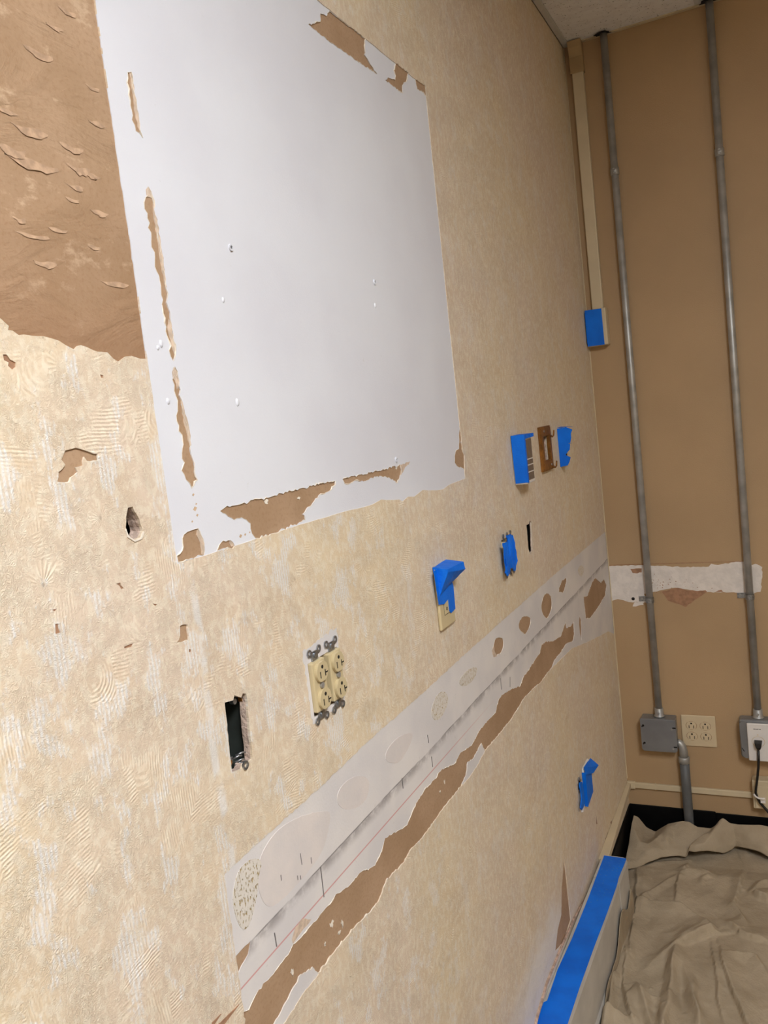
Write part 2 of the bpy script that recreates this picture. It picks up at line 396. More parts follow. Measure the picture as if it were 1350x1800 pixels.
region('glue_spot', 'glue', [(756.7, 1250), (766.7, 1223), (780, 1212.7), (790, 1226.7), (783, 1250), (773, 1265), (763, 1266.7)], -.0002, .0008, .006, 'speckled glue spot')
region('glue_spot', 'glue', [(806.7, 1200), (813, 1186.7), (826.7, 1174), (840, 1172), (836.7, 1189), (824.4, 1204), (811, 1206.7)], -.0002, .0008, .006)
region('glue_spot', 'glue', [(1015.5, 1000), (1022, 992), (1027.8, 999), (1023, 1015.5), (1017, 1009)], -.0002, .0008, .006)
T = 'torn_patch'; dB = -.0020
region(T, 'flaky', [(-320, 300), (-40, 540), (0, 559), (15.5, 573), (14, 580), (22, 581), (33, 589), (42, 588), (55.5, 590), (75.5, 590.6), (93, 595.5), (104, 599), (115.5, 606.7), (131, 614.4), (136.6, 608), (142, 606.6), (164, 615.5), (171, 618), (189, 619.6), (200, 631), (209, 636), (222, 626.6), (231, 625.5), (246.6, 630.6), (258.4, 630.6), (254.4, 600), (231.8, 433), (204.4, 250), (167.4, 0), (143, -180), (-300, -300)], dB, .0005, .006, 'big brown stained paper area left of the white rectangle')
region(T, 'brown', [(225, 126.7), (231.7, 126), (235, 143), (238, 167), (245, 207), (246.7, 227), (251.7, 241.7), (240, 230), (233, 210), (230, 176.7), (224, 145)], dB, .0012, .005, 'narrow upper gouge', 'lip')
region(T, 'brown', [(261.7, 327.7), (266.7, 336.7), (271.7, 353), (276.7, 393), (281.7, 426.7), (288, 473), (293, 506.7), (296.7, 540), (301.7, 566.7), (305, 596.7), (310, 616.7), (306, 635), (298, 616), (297, 596.7), (290, 566.7), (287, 543), (281.5, 493), (273, 460), (267, 416.7), (260, 383), (255, 366.7), (256.7, 346.7)], dB, .0014, .005, 'long narrow middle gouge', 'lip')
region(T, 'brown', [(308, 645), (313, 653), (315, 676.7), (320, 703), (325, 726.7), (331.7, 750), (335, 780), (340, 806.7), (343, 830), (348, 843.3), (343, 846.7), (338, 858), (328, 843), (320, 826.7), (325, 813), (320.7, 796.7), (321.7, 773), (311.7, 740), (313, 713), (307, 686.7), (304, 666.7)], dB, .0014, .005, 'lower gouge', 'lip')
region(T, 'brown', [(312, 977), (314, 988), (338, 981), (359, 976), (360, 956), (354, 940), (349, 929), (338, 932), (330, 935), (324, 940), (322, 954), (321, 968)], dB, .001, .004, None, 'lip')
region(T, 'brown', [(382, 968.5), (386, 958), (393, 950), (402, 949.6), (410, 954), (413, 959.5)], dB, .001, .004, None, 'lip')
region(T, 'brown', [(388, 898), (395, 893), (400, 889), (430, 883), (460, 876), (480, 872), (506, 865), (530, 858), (560, 851), (590, 845.5), (590, 852), (580, 863), (562, 870), (554.4, 880), (546.7, 890), (540, 894.5), (533, 904), (538, 914), (510, 927), (480, 938), (450, 946), (444, 938), (441, 920), (430, 912), (418, 911), (402, 908)], dB, .001, .005, 'long tear along the lower edge of the white rectangle', 'lip')
region(T, 'brown', [(603, 842), (629, 835.5), (658, 829), (684, 822), (704.4, 817), (706.7, 826.7), (704.4, 835.5), (699, 848.4), (686.7, 841), (671, 836.7), (651, 842), (640, 846.7), (626.7, 844.4), (613, 851), (606.7, 850)], dB, .001, .005, None, 'lip')
region(T, 'brown', [(808, 745), (810.5, 760), (813, 790), (816.5, 800), (817.5, 825), (804, 819), (800, 813), (800, 802), (802, 792), (807.5, 789)], dB, .001, .005, None, 'lip')
region(T, 'brown', [(543, 42.4), (552.8, 41.4), (556.6, 37.6), (564, 37.6), (564, 23), (574, 28), (579.7, 19), (643, 68), (641.4, 81), (643, 92.5), (641.4, 96), (649, 108), (663.5, 130), (635.6, 111.7), (606.7, 91.5), (577.8, 71)], dB, .0008, .008, 'long tear along the upper edge of the white rectangle', 'lip')
region(T, 'brown', [(696, 111), (718.5, 127.5), (716.5, 138.7), (708, 152), (709, 164), (693.4, 152), (678, 140.6), (683.8, 136), (695, 140.6), (696, 133), (692.4, 123)], dB, .001, .008, None, 'lip')
region(T, 'brown', [(730, 138), (748.5, 151.5), (750.5, 171.5), (745, 162), (734, 157)], dB, .0008, .008, None, 'lip')
region(T, 'brown', [(115, 791.7), (133, 786.7), (150, 791.7), (171.7, 798), (173, 810), (160, 813), (148, 803), (146.7, 818), (133, 821.7), (136.7, 830), (121.7, 848), (100, 846.7), (103, 830), (115, 816.7), (108, 808)], dB, .0007, .004, 'hook shaped brown tear', 'lip')
region(T, 'brown', [(316.7, 1100), (330, 1098), (332, 1125), (310, 1130), (316.7, 1116.7)], dB, .0006, .004, 'small square brown chip', 'lip')
CH = 'paint_chip'
for q in ([(5, 623), (12, 623), (18, 632), (28, 637), (28, 645), (22, 650), (14, 643), (15, 637), (7, 633)], [(97, 1097), (103, 1096), (104, 1105), (107, 1112), (98, 1115)],
          [(91, 1072), (100, 1070), (98, 1075)], [(204, 1026), (212, 1024), (213, 1029), (218, 1034), (213, 1036), (210, 1030)], [(268, 1061), (277, 1062), (274, 1066)],
          [(218, 1137), (235, 1131), (232, 1137), (219, 1140)], [(176, 658), (182, 660), (182, 665), (178, 664)], [(332, 1141), (337, 1142), (336, 1147), (332, 1146)]):
    region(CH, 'rawpaper', q, -.0012, .0004, .004)
region(T, 'brown', [(428.6, 1779), (438, 1775), (448, 1753.5), (467.5, 1726), (489, 1701), (506.5, 1679.6), (516, 1660), (530, 1648), (545, 1629), (558, 1617), (567, 1604), (580, 1590), (594, 1570.6), (611.5, 1560), (635, 1533), (660, 1521.7), (671.7, 1496.7), (678, 1473), (698, 1461.7), (716.7, 1450), (726.7, 1423), (746.7, 1388), (763, 1371.7), (776.7, 1353), (800, 1341.7), (810, 1323), (830, 1310), (840, 1290), (853, 1271.7), (871.7, 1253), (876.7, 1230), (884.4, 1221), (900, 1211), (914.4, 1206.7), (920, 1191), (931, 1175.5), (942, 1157.8), (949, 1149), (953, 1133), (960, 1127.8), (973, 1126.7), (986.7, 1117.8), (991, 1104), (994.4, 1093), (996.7, 1104), (1003, 1101), (1009, 1093),
    (1010, 1115.5), (1007.8, 1126.7), (995.5, 1132), (986.7, 1146.7), (975.5, 1160), (971, 1173), (960, 1186.7), (951, 1200), (937.8, 1210), (933, 1215.5), (924, 1224), (915.5, 1237.8), (900, 1263), (873, 1296.7), (853, 1320), (846.7, 1306.7), (833, 1333), (823, 1340), (820, 1363), (811.7, 1381.7), (783, 1416.7), (766.7, 1440), (743, 1473), (723, 1493), (710, 1516.7), (680, 1546.7), (666.7, 1583), (653, 1601.7), (626.7, 1626.7), (593, 1666.7), (560, 1710), (550, 1700), (530, 1713), (510, 1750), (483, 1800), (456, 1850), (438, 1860)], dB, .0008, .005, 'long ragged brown tear under the pale strip', 'lip')
region(T, 'brown', [(443, 1652), (438, 1677.6), (426.7, 1697), (420, 1711.7), (415, 1681.5)], dB, .0005, .006)
region(T, 'brown', [(871, 1121), (884.4, 1120), (886.7, 1133), (882, 1149), (871, 1152), (864.4, 1144), (869, 1133)], dB, .001, .005, None, 'lip')
region(T, 'brown', [(917.8, 1084), (926.7, 1082), (934.4, 1086.7), (932, 1102), (924.4, 1116.7), (915.5, 1110), (911, 1099)], dB, .001, .006, None, 'lip')
region(T, 'brown', [(955.5, 1046.7), (963, 1041), (971, 1051), (970.6, 1071), (963, 1088), (955.5, 1083), (951, 1066.7)], dB, .001, .006, None, 'lip')
region(T, 'brown', [(983, 1033), (989, 1020), (996.7, 1015.5), (996.7, 1023), (991, 1041), (983, 1041)], dB, .001, .006, None, 'lip')
region(T, 'brown', [(1041, 1024.4), (1046.7, 1015.5), (1056.7, 1024.4), (1062, 1017.8), (1066.7, 1029), (1064.4, 1046.7), (1051, 1069), (1037.8, 1086.7), (1030, 1086.7), (1026, 1049), (1033, 1047.8)], dB, .001, .007, 'brown tear beside the wall corner', 'lip')
region(T, 'brown', [(1019, 1082), (1022, 1090), (1023, 1126.7), (1020, 1113), (1018.5, 1098)], dB, .0008, .008)
region(T, 'brown', [(992, 1508), (1003.5, 1617), (991, 1656), (976, 1673), (980.4, 1634.7), (986.7, 1608), (987.5, 1560)], dB, .0006, .01, 'tall brown wedge low on the wall')
region(CH, 'rawpaper', [(1044, 1347), (1045, 1324), (1046, 1350), (1046, 1368)], -.0012, .001, .01)
region(CH, 'rawpaper', [(1048, 1430), (1050, 1446), (1051, 1449), (1048, 1449)], -.0012, .001, .01)
for q in ([(1064, 1474), (1069, 1462), (1071, 1468), (1069, 1480), (1063, 1488)], [(1062, 1490), (1067, 1484), (1068, 1494), (1063, 1500)], [(1073, 1445), (1076, 1440), (1076, 1447), (1074, 1450)]):
    region(CH, 'rawpaper', q, -.0012, .0015, .01)
LG = 'torn_ledge'
for q in ([(229, 128), (232, 125.5), (236, 145), (239, 168), (246, 207), (248, 228), (252.5, 242), (244, 222), (239.5, 200), (236, 170), (231.5, 145)],
          [(257.5, 333), (262, 327), (267.5, 336), (270, 348), (264, 346), (259, 345)], [(271, 352), (279, 394), (284.5, 430), (291, 474), (296, 507), (291, 500), (284, 462), (277, 410), (271, 372)],
          [(298, 560), (303, 567), (307, 597), (311, 617), (308, 622), (303, 606), (299, 590), (296, 575)], [(306, 646), (309, 644), (314, 653), (317, 678), (313, 684), (309, 668), (305, 664)], [(320, 700), (327, 727), (334, 751), (338, 782), (335, 786), (330, 760), (322, 727)],
          [(349, 928), (355, 939), (361, 956), (360, 976), (356, 974), (354, 955), (347, 940)], [(406, 949), (411, 953), (414, 959), (408, 961), (405, 955)], [(704.5, 817), (724, 810.5), (713, 822), (707, 834), (704.5, 835), (706.5, 826)],
          [(865, 1144), (869, 1134), (871, 1146), (875, 1153), (868, 1155)], [(490, 1646), (0, 0)][:0]):
    if q: region(LG, 'ledge', q, -.0013, .0010, .004)
region(LG, 'ledge', [(520, 1630), (533, 1615), (548, 1616), (545, 1622), (530, 1640), (516, 1660), (514, 1652)], -.0010, .0008, .006)
# holes through the board
HOLE = 'hole'
region(HOLE, HOLE, [(225, 893), (233, 890), (245, 913), (250, 933), (245, 945), (235, 949), (225, 940), (221, 927), (222, 907)], 0, .0004, .004)
OPEN_BOX = L2([(395, 1235), (410, 1231), (412, 1222), (424, 1226), (427, 1219), (433, 1219), (444, 1334), (437, 1340), (428, 1342), (425, 1352), (412, 1357), (408, 1360)])
region(HOLE, HOLE, OPEN_BOX, 0, .0005, .006, wall=True)
DUP = rect(.9155, 1.2335, .9975, 1.3085)
region(HOLE, HOLE, DUP, 0, .0006, .008, wall=True)
SLOT = L2([(925.5, 922), (930, 921), (931, 915), (934, 918), (935, 940), (936, 968), (932, 975), (929, 965)])
region(HOLE, HOLE, SLOT, 0, .0008, .006, wall=True)
region(HOLE, HOLE, L2([(881, 950), (903, 938), (907, 1000), (888, 1012)]), 0, .0008, .006, wall=True)
BRK = rect(2.208, 1.459, 2.272, 1.529)
region(HOLE, HOLE, BRK, 0, 0, wall=True)
region(HOLE, HOLE, L2([(1016.5, 1376), (1019.5, 1362), (1023, 1372), (1027, 1392), (1027, 1415), (1022, 1428), (1019, 1420)]), 0, .001, .008, wall=True)

# one planar subdivision of the whole wall; every triangle goes to the uppermost layer that covers it
verts, segs = [], []
for r in REG:
    i0 = len(verts); verts += [Vector(p) for p in r['poly']]; k = len(r['poly'])
    segs += [(i0+i, i0+(i+1) % k) for i in range(k)]
    q = r['poly']; r['bb'] = (min(p[0] for p in q), min(p[1] for p in q), max(p[0] for p in q), max(p[1] for p in q))
cv, ce, cf, _, _, _ = geometry.delaunay_2d_cdt(verts, segs, [], 0, 1e-6, True)
def inside(x, y, P):
    c = False; x0, y0 = P[-1]
    for x1, y1 in P:
        if (y1 > y) != (y0 > y) and x < (x0-x1)*(y-y1)/(y0-y1)+x1: c = not c
        x0, y0 = x1, y1
    return c
own = []
for f in cf:
    x = sum(cv[i][0] for i in f)/len(f); y = sum(cv[i][1] for i in f)/len(f); w = -1
    for ri in range(len(REG)-1, -1, -1):
        bb = REG[ri]['bb']
        if bb[0] <= x <= bb[2] and bb[1] <= y <= bb[3] and inside(x, y, REG[ri]['poly']): w = ri; break
    own.append(w)
edge = {}
for fi, f in enumerate(cf):
    for a, b in zip(f, f[1:]+f[:1]): edge.setdefault((min(a, b), max(a, b)), []).append(fi)
wb = bmesh.new(); wv = {}
XB = -.0030
for fi, f in enumerate(cf):
    if own[fi] < 0 or REG[own[fi]]['mat'] == HOLE: continue
    for i in f:
        if i not in wv: wv[i] = wb.verts.new((XB, cv[i][0], cv[i][1]))
    wb.faces.new([wv[i] for i in f])
for (a, b), fs in edge.items():                       # gypsum edges of the holes
    solid = [k for k in fs if own[k] >= 0 and REG[own[k]]['mat'] != HOLE]
    if len(fs) == 2 and len(solid) == 1:
        my = cv[a][0]; tun = -.0045 if 1.95 < my < 2.1 else -.006 if my > 2.24 and cv[a][1] < .7 else -.0115 if .70 < my < .80 else -.016
        q = [wb.verts.new((x, cv[i][0], cv[i][1])) for i, x in ((a, XB), (b, XB), (b, tun), (a, tun))]
        wb.faces.new(q)
me = bpy.data.meshes.new('wall_left'); wb.to_mesh(me); wb.free(); me.materials.append(M['gypsum'])
wall_left = bpy.data.objects.new('wall_left', me); COL.objects.link(wall_left)
struct(wall_left, 'long side wall of stripped cream wallpaper with torn patches')
mb = MB(); mb.box((-.12, YMIN, 0), (-.10, YMAX, CEIL)); mb.build('wall_cavity', M['cavity'], wall_left)
for ri, r in enumerate(REG):
    if r['mat'] == HOLE: continue
    bm = bmesh.new(); vm = {}
    d = r['depth']
    for fi, f in enumerate(cf):
        if own[fi] != ri: continue
        for i in f:
            if i not in vm: vm[i] = bm.verts.new((d, cv[i][0], cv[i][1]))
        bm.faces.new([vm[i] for i in f])
    if not bm.faces: bm.free(); continue
    for e in [e for e in bm.edges if len(e.link_faces) == 1]:
        a, b = e.verts; q = [bm.verts.new((XB, v.co.y, v.co.z)) for v in (b, a)]
        bm.faces.new((a, b, q[0], q[1]))
    bmesh.ops.recalc_face_normals(bm, faces=bm.faces)
    me = bpy.data.meshes.new(r['name']); bm.to_mesh(me); bm.free(); me.materials.append(M[r['mat']])
    o = bpy.data.objects.new(r['name'], me); COL.objects.link(o); o.parent = wall_left
    if r['label']: o['label'] = r['label']
    if r['lip']:                                       # curled fibrous rim of the torn paper
        rnd = random.Random(ri); P = r['poly']; k = len(P); mb = MB()
        cl_ = [noise.noise(Vector((p[0]*45, p[1]*45, ri*1.7))) for p in P]; rr = [max(.00008, (.00015+.0011*max(0, c_))*rnd.uniform(.5, 1.4)) for c_ in cl_]
        A = [[], [], [], []]
        cy = sum(p[0] for p in P)/k; cz = sum(p[1] for p in P)/k
        for i in range(k):
            p, q = P[i-1], P[(i+1) % k]; t = Vector((q[0]-p[0], q[1]-p[1])); t = t.normalized() if t.length else Vector((1, 0)); n = Vector((t.y, -t.x))
            c = Vector(P[i])
            for j, (s_, h) in enumerate(((-1, -1.0), (-.3, .9), (.5, 1.0), (1.2, -1.2))):
                w = c+n*s_*rr[i]*1.3; A[j].append(mb.bm.verts.new((-.0006+h*rr[i], w.x, w.y)))
        for j in range(3):
            for i in range(k): mb.bm.faces.new((A[j][i], A[j][(i+1) % k], A[j+1][(i+1) % k], A[j+1][i]))
        mb.build('torn_edge', M['lip'], o)

# lifted flakes on the brown paper, small screw holes and blisters on the white face
def flake(name, cx, cy, w, h, lift, mat, parent, seed):
    rnd = random.Random(seed); c = on_left(cx, cy); mb = MB(leftf); n = 9
    top = [(c.y-w/2+w*i/(n-1), c.z+h*(.35+.12*math.sin(i*.9+seed)), -.0019) for i in range(n)]
    bot = [(c.y-w/2+w*i/(n-1)+rnd.uniform(-.002, .002), c.z+h*.3-h*rnd.uniform(.45, .7)*(1-abs(2*i/(n-1)-1)**2)-.25*h*i/n, -.0017+.28*lift*rnd.uniform(.7, 1.1)*(1-abs(2*i/(n-1)-1)**2)) for i in range(n)]
    mid = [((a[0]+b[0])/2, (a[1]+b[1])/2, (a[2]*.75+b[2]*.25)) for a, b in zip(top, bot)]
    for A, B in ((top, mid), (mid, bot)):
        for i in range(n-1): mb.face((A[i], A[i+1], B[i+1], B[i]))
    bmesh.ops.remove_doubles(mb.bm, verts=mb.bm.verts, dist=1e-6)
    return mb.build(name, mat, parent, smooth=True)
for i, (fx, fy, w, h, l) in enumerate([(70, 95, .035, .010, .002), (122, 22, .022, .008, .002), (98, 48, .022, .006, .002), (57, 232, .040, .012, .003), (12, 195, .025, .006, .002), (60, 290, .06, .014, .004), (25, 268, .03, .014, .003), (130, 262, .03, .010, .003), (142, 300, .03, .012, .003), (135, 330, .022, .008, .002), (172, 218, .022, .008, .002), (178, 375, .026, .008, .002), (105, 405, .024, .006, .002), (60, 415, .036, .006, .002), (38, 388, .014, .008, .002), (82, 465, .028, .009, .002), (205, 500, .04, .008, .002), (165, 310, .02, .008, .002), (168, 435, .016, .006, .002), (130, 352, .018, .006, .002), (165, 155, .02, .006, .001)]):
    flake('paper_flake', fx, fy, w, h*.9, l, M['flakepaper'], wall_left, i)
for i, (fx, fy, w, h) in enumerate([(585, 1625, .010, .010), (603, 1625, .006, .014), (598, 1640, .008, .006), (516, 1710, .006, .012), (783, 1375, .006, .010), (775, 1392, .005, .006), (573, 1660, .005, .006), (470, 882, .010, .008), (527, 876, .010, .005), (698, 821, .012, .010)]):
    flake('paper_flake', fx, fy, w, h, .002, M['lip'], wall_left, 40+i)
for px, py, r in ((406, 435, .0042), (659, 496, .0045), (697, 808, .0045)):
    c = on_left(px, py); mb = MB(leftf)
    mb.ring(circle(c.y, c.z, r, 14), circle(c.y, c.z, r*.55, 14), -.001, .0012); mb.build('screw_hole_rim', M['white'], wall_left)
    mb = MB(leftf); mb.disc((c.y, c.z), r*.56, -.001, -.0006, 12); mb.build('screw_hole', M['cavity'], wall_left)
for px, py, r in ((418, 707, .0030), (393, 527, .0020), (284, 604, .0026), (278, 611, .0015), (296, 705, .0022), (660, 537, .0026)):
    c = on_left(px, py); mb = MB(leftf)
    for k0, k1, h0, h1 in ((1, .75, -.001, .0006), (.75, .35, .0006, .0009)):
        a = circle(c.y, c.z, r*k0, 12, r*k0*1.7); b = circle(c.y, c.z, r*k1, 12, r*k1*1.7)
        for i in range(12): mb.face(((*a[i], h0), (*a[(i+1) % 12], h0), (*b[(i+1) % 12], h1), (*b[i], h1)))
    mb.face([(*q, .0009) for q in circle(c.y, c.z, r*.35, 12, r*.6)])
    bmesh.ops.remove_doubles(mb.bm, verts=mb.bm.verts, dist=1e-6); mb.build('paint_blister', M['white'], wall_left, smooth=True)
mb = MB(leftf)                                          # gouges below the lowest gouge
for px, py, w in ((341, 870, .004), (346, 886, .003), (344, 895, .007), (348, 906, .004), (339, 917, .003), (424, 943, .006), (432, 940, .004), (440, 936, .003)):
    c = on_left(px, py); mb.prism([(c.y-w/2, c.z), (c.y, c.z-w*.3), (c.y+w/2, c.z+w*.2), (c.y, c.z+w*.45)], -.0009, -.0006)
mb.build('gouge_marks', M['liptan'], wall_left)
mb = MB(leftf)                                          # pencil ticks on the pale strip
for a, b in (((564, 1524), (570, 1577)), ((483, 1640), (487, 1664)), ((528, 1500), (531, 1520)), ((547, 1507), (548, 1518)), ((707, 1368), (709, 1386)), ((759, 1330), (761, 1348)), ((752, 1292), (754, 1306)), ((880, 1192), (882, 1212)), ((897, 1190), (897, 1208)), ((494, 1538), (495, 1548)), ((523, 1539), (524, 1547)), ((528, 1539), (529, 1546))):
    A, Bq = on_left(*a), on_left(*b); w = .0007
    mb.prism([(A.y-w, A.z), (A.y+w, A.z), (Bq.y+w, Bq.z), (Bq.y-w, Bq.z)], -.0009, -.0001)
mb.build('pencil_ticks', M['graphite'], wall_left)
mb = MB(leftf)                                          # curled torn wallpaper, lower left
for a, b, w in (((372, 1799), (388, 1782), .004), ((384, 1802), (420, 1765), .006)):
    A, Bq = on_left(*a), on_left(*b); mb.prism([(A.y, A.z-w), (Bq.y, Bq.z), (A.y, A.z+w*.2)], -.0004, .0010)
mb.build('torn_edge', M['rawpaper'], wall_left)
# lip of the plaster round the drilled hole
P = jag(L2([(221, 930), (224, 941), (235, 949.5), (246, 945.5), (251, 934), (253, 935), (248.5, 948), (236, 953), (223, 944.5), (219.5, 933)]), .0003, .004, 3)
mb = MB(leftf); mb.prism(P, -.0005, .0012, .0004); mb.build('plaster_crumbs', M['lip'], wall_left)
P0 = L2([(537, 1132), (590, 1108), (608, 1232), (563, 1268)])
# bare paper border round the twin outlets
mb = MB(leftf); A = jag([(.908, 1.328), (.910, 1.226), (1.003, 1.224), (1.004, 1.334)], .002, .005, 9); Bq = []
for (y, z) in A: Bq.append((min(max(y, .9158), .9972), min(max(z, 1.2338), 1.3082)))
mb.ring(A, Bq, -.0002, .0003); mb.build('bare_border', M['band'], wall_left)

# ------------------------------------------------------------------ room shell
mb = MB(); mb.box((-.12, D, -.02), (3.4, D+.12, CEIL+.1)); wall_back = struct(mb.build('wall_back', M['tan']), 'tan painted end wall')
mb = MB(); mb.box((3.3, YMIN-.1, 0), (3.42, D, CEIL+.1)); struct(mb.build('wall_right', M['plainwall']))
mb = MB(); mb.box((-.12, YMIN-1.4, 0), (3.42, YMIN-1.3, CEIL+.1)); struct(mb.build('wall_front', M['plainwall']))
mb = MB(); mb.box((-.12, YMIN-1.4, 0), (-.004, YMIN, CEIL)); struct(mb.build('wall_side', M['plainwall']))
mb = MB(); mb.box((3.3, YMIN-1.4, 0), (3.42, YMIN-.1, CEIL+.1)); struct(mb.build('wall_side', M['plainwall']))
mb = MB(); mb.box((-.12, YMIN-1.4, -.1), (3.42, D+.12, -.001)); struct(mb.build('floor', M['floor']))
mb = MB(); mb.box((-.12, YMIN-1.4, CEIL+.05), (3.42, D+.12, CEIL+.12)); ceiling = struct(mb.build('ceiling', M['plainwall']), 'suspended ceiling of speckled tiles')
# tiles lie on the grid; T bars run along Y at x = .42, 1.03, ...
xs = [.012, .43, 1.04, 1.65, 2.26, 2.87, 3.30]; ys = [YMIN-1.3, -1.97, -.75, .47, 1.69, D-.004]
for i in range(6):
    for j in range(5):
        mb = MB(); mb.box((xs[i]+.004, ys[j]+.004, CEIL+.003), (xs[i+1]-.004, ys[j+1]-.004, CEIL+.018), .002); mb.build('ceiling_tile', M['tile'], ceiling)
for x in xs[1:-1]:
    mb = MB(); mb.box((x-.012, YMIN-1.3, CEIL), (x+.012, D-.02, CEIL+.003)); mb.box((x-.0015, YMIN-1.3, CEIL+.003), (x+.0015, D-.02, CEIL+.03)); mb.build('grid_bar', M['grid'], ceiling)
for y in ys[1:-1]:
    mb = MB(); mb.box((.0, y-.012, CEIL-.0005), (3.3, y+.012, CEIL+.0025)); mb.build('grid_bar', M['grid'], ceiling)
mb = MB(); mb.box((.0005, YMIN, CEIL-.001), (.022, D-.0005, CEIL+.002)); mb.box((.0005, YMIN, CEIL-.001), (.0025, D-.0005, CEIL+.022)); struct(mb.build('trim_1', M['grid']), 'white wall angle under the ceiling along the papered wall')
mb = MB(); mb.box((.0225, D-.016, CEIL-.001), (3.3, D-.0005, CEIL+.002)); struct(mb.build('trim_2', M['beige']), 'thin wall angle under the ceiling on the tan wall')
# corner caulk line
mb = MB(); mb.box((.0002, D-.004, .21), (.003, D-.0002, CEIL-.002)); struct(mb.build('trim_3', M['beige']), 'thin caulk line in the wall corner')
# base
mb = MB(); mb.box((.30, D-.006, 0), (3.3, D-.0005, .108), .002); mb.box((.001, D-.007, 0), (.30, D-.0005, .112), .002); struct(mb.build('baseboard_back', M['black']), 'black vinyl cove base')
mb = MB(); mb.box((.0005, 2.44, 0), (.007, D-.0075, .112), .002); struct(mb.build('baseboard_left', M['black']), 'black vinyl cove base')
# marks on the tan wall
def plate(name, px, n1, mat, seed, amp=.0015, parent=wall_back, label=None):
    mb = MB(backf); mb.prism(jag(B2(px), amp, .008, seed), -.001, n1); o = mb.build(name, mat, parent)
    if label: o['label'] = label
    return o
plate('bare_strip', [(1068, 995), (1125, 993.5), (1160, 995), (1200, 997), (1246, 996), (1250, 991), (1262, 993), (1275, 990), (1306, 987), (1318, 994), (1328, 991), (1340, 997), (1340, 1010), (1337, 1040), (1320, 1044), (1290, 1041), (1240, 1041), (1213, 1037), (1190, 1033), (1165, 1037), (1145, 1041), (1132, 1044), (1138, 1060), (1105, 1058), (1096, 1055), (1086, 1053), (1076, 1056)], .0008, M['scar'], 21, label='white strip left by a removed chair rail')
plate('torn_patch', [(1163, 1040), (1180, 1035.5), (1192, 1033), (1208, 1038), (1226, 1039), (1240, 1037.5), (1243, 1040), (1228, 1050), (1205, 1067), (1190, 1061), (1175, 1056), (1168, 1046)], .0012, M['rawpaper'], 22, .001, label='brownish torn triangle under the white strip')
plate('torn_patch', [(1258, 1040), (1268, 1036.5), (1271, 1040)], .0012, M['rawpaper'], 23, .0005)
plate('torn_patch', [(1108, 1000), (1128, 999), (1128, 1006), (1120, 1008), (1112, 1007)], .0012, M['rawpaper'], 25, .001)
plate('filler_spot', [(1112, 1066), (1116, 1058), (1130, 1058), (1131, 1063), (1118, 1066)], .0006, M['scar'], 24)
for px, py, r in ((1113, 1052.5, .0060),):
    c = on_back(px, py); mb = MB(backf); mb.disc((c.x, c.z), r, 0, .0015, 12); mb.build('screw_hole', M['cavity'], wall_back)
mb = MB(backf); rnd = random.Random(5)
for i in range(46):                                     # small pits in the old adhesive
    c = on_back(1142+abs(rnd.gauss(0, 30)), 1026+rnd.gauss(0, 7)-0.0*i); w = rnd.uniform(.001, .003); mb.prism([(c.x-w, c.z), (c.x, c.z-w*.6), (c.x+w, c.z), (c.x, c.z+w*.5)], .0007, .0010)
mb.build('adhesive_pits', M['rawpaper'], wall_back)['kind'] = 'stuff'
mb = MB(backf); c0, c1 = on_back(1070, 993.5), on_back(1306, 986.5)
mb.prism([(c0.x, c0.z-.001), (c1.x, c1.z-.001), (c1.x, c1.z+.0008), (c0.x, c0.z+.0012)], .0, .0010); mb.build('cut_line', M['rawpaper'], wall_back)
mb = MB(leftf); A = jag(L2([(1063, 920), (1069, 931), (1074, 935), (1078, 962), (1080, 990), (1074, 992)]), .001, .008, 31); mb.prism(A, .0004, .006); mb.build('filler_spot', M['band'], wall_left)

# ------------------------------------------------------------------ ceiling troffers (out of frame, they light the room)
for i, (lx, ly, st) in enumerate(LAMPS):
    t = thing('ceiling_light', ('flush white ceiling light nearest the photographer', 'flush white ceiling light at the rear of the room')[i], 'light', (lx, ly, CEIL))
    mb = MB(); o_, i_ = rect(lx-.30, ly-.60, lx+.30, ly+.60), rect(lx-.275, ly-.575, lx+.275, ly+.575)
    mb.ring(o_, i_, CEIL-.016, CEIL-.001); mb.build('frame', M['canister'], t)
    mb = MB(); mb.box((lx-.274, ly-.574, CEIL-.010), (lx+.274, ly+.574, CEIL-.004)); mb.build('diffuser', emit('lamp_diffuser', (.965, .985, 1, 1), st), t)

# ------------------------------------------------------------------ vertical raceway in the corner, with a taped box at its foot
t = thing('surface_raceway', 'beige plastic cable raceway running down the tan wall beside the corner', 'raceway', (.042, D, 1.915))
mb = MB(backf); mb.box((.0245, 1.9135, .0003), (.0625, 2.70, .020), .003, 2); mb.build('channel', M['beige'], t)
t.children[0].data.materials[0] = M['beige']
mb = MB(backf)
prof = [(2.69, .0225), (2.74, .0245), (2.768, .034), (CEIL-.002, .044)]
for (z0, n0), (z1, n1) in zip(prof, prof[1:]):
    mb.hexa([(.0215, z0, .0003), (.066, z0, .0003), (.066, z0, n0), (.0215, z0, n0), (.0215, z1, .0003), (.066, z1, .0003), (.066, z1, n1), (.0215, z1, n1)])
bmesh.ops.remove_doubles(mb.bm, verts=mb.bm.verts, dist=1e-5)
mb.build('elbow_cover', M['beigedark'], t)['label'] = 'darker painted elbow cover at the ceiling'
t = thing('raceway_box', 'beige surface outlet box with blue tape on its front below the corner raceway', 'outlet box', (.04, D, 1.79))
mb = MB(backf); mb.box((.0035, 1.789, .0004), (.0735, 1.9130, .045), .003, 2); mb.build('body', M['beige'], t)
mb = MB(backf); mb.prism([(.0045, 1.790), (.0615, 1.7895), (.0603, 1.911), (.0040, 1.9125)], .0453, .0462); mb.build('tape', M['tape'], t)['label'] = 'blue masking tape'
mb = MB(backf); mb.box((.0032, 1.80, .006), (.0040, 1.905, .045)); mb.build('tape_flap', M['tape'], t)

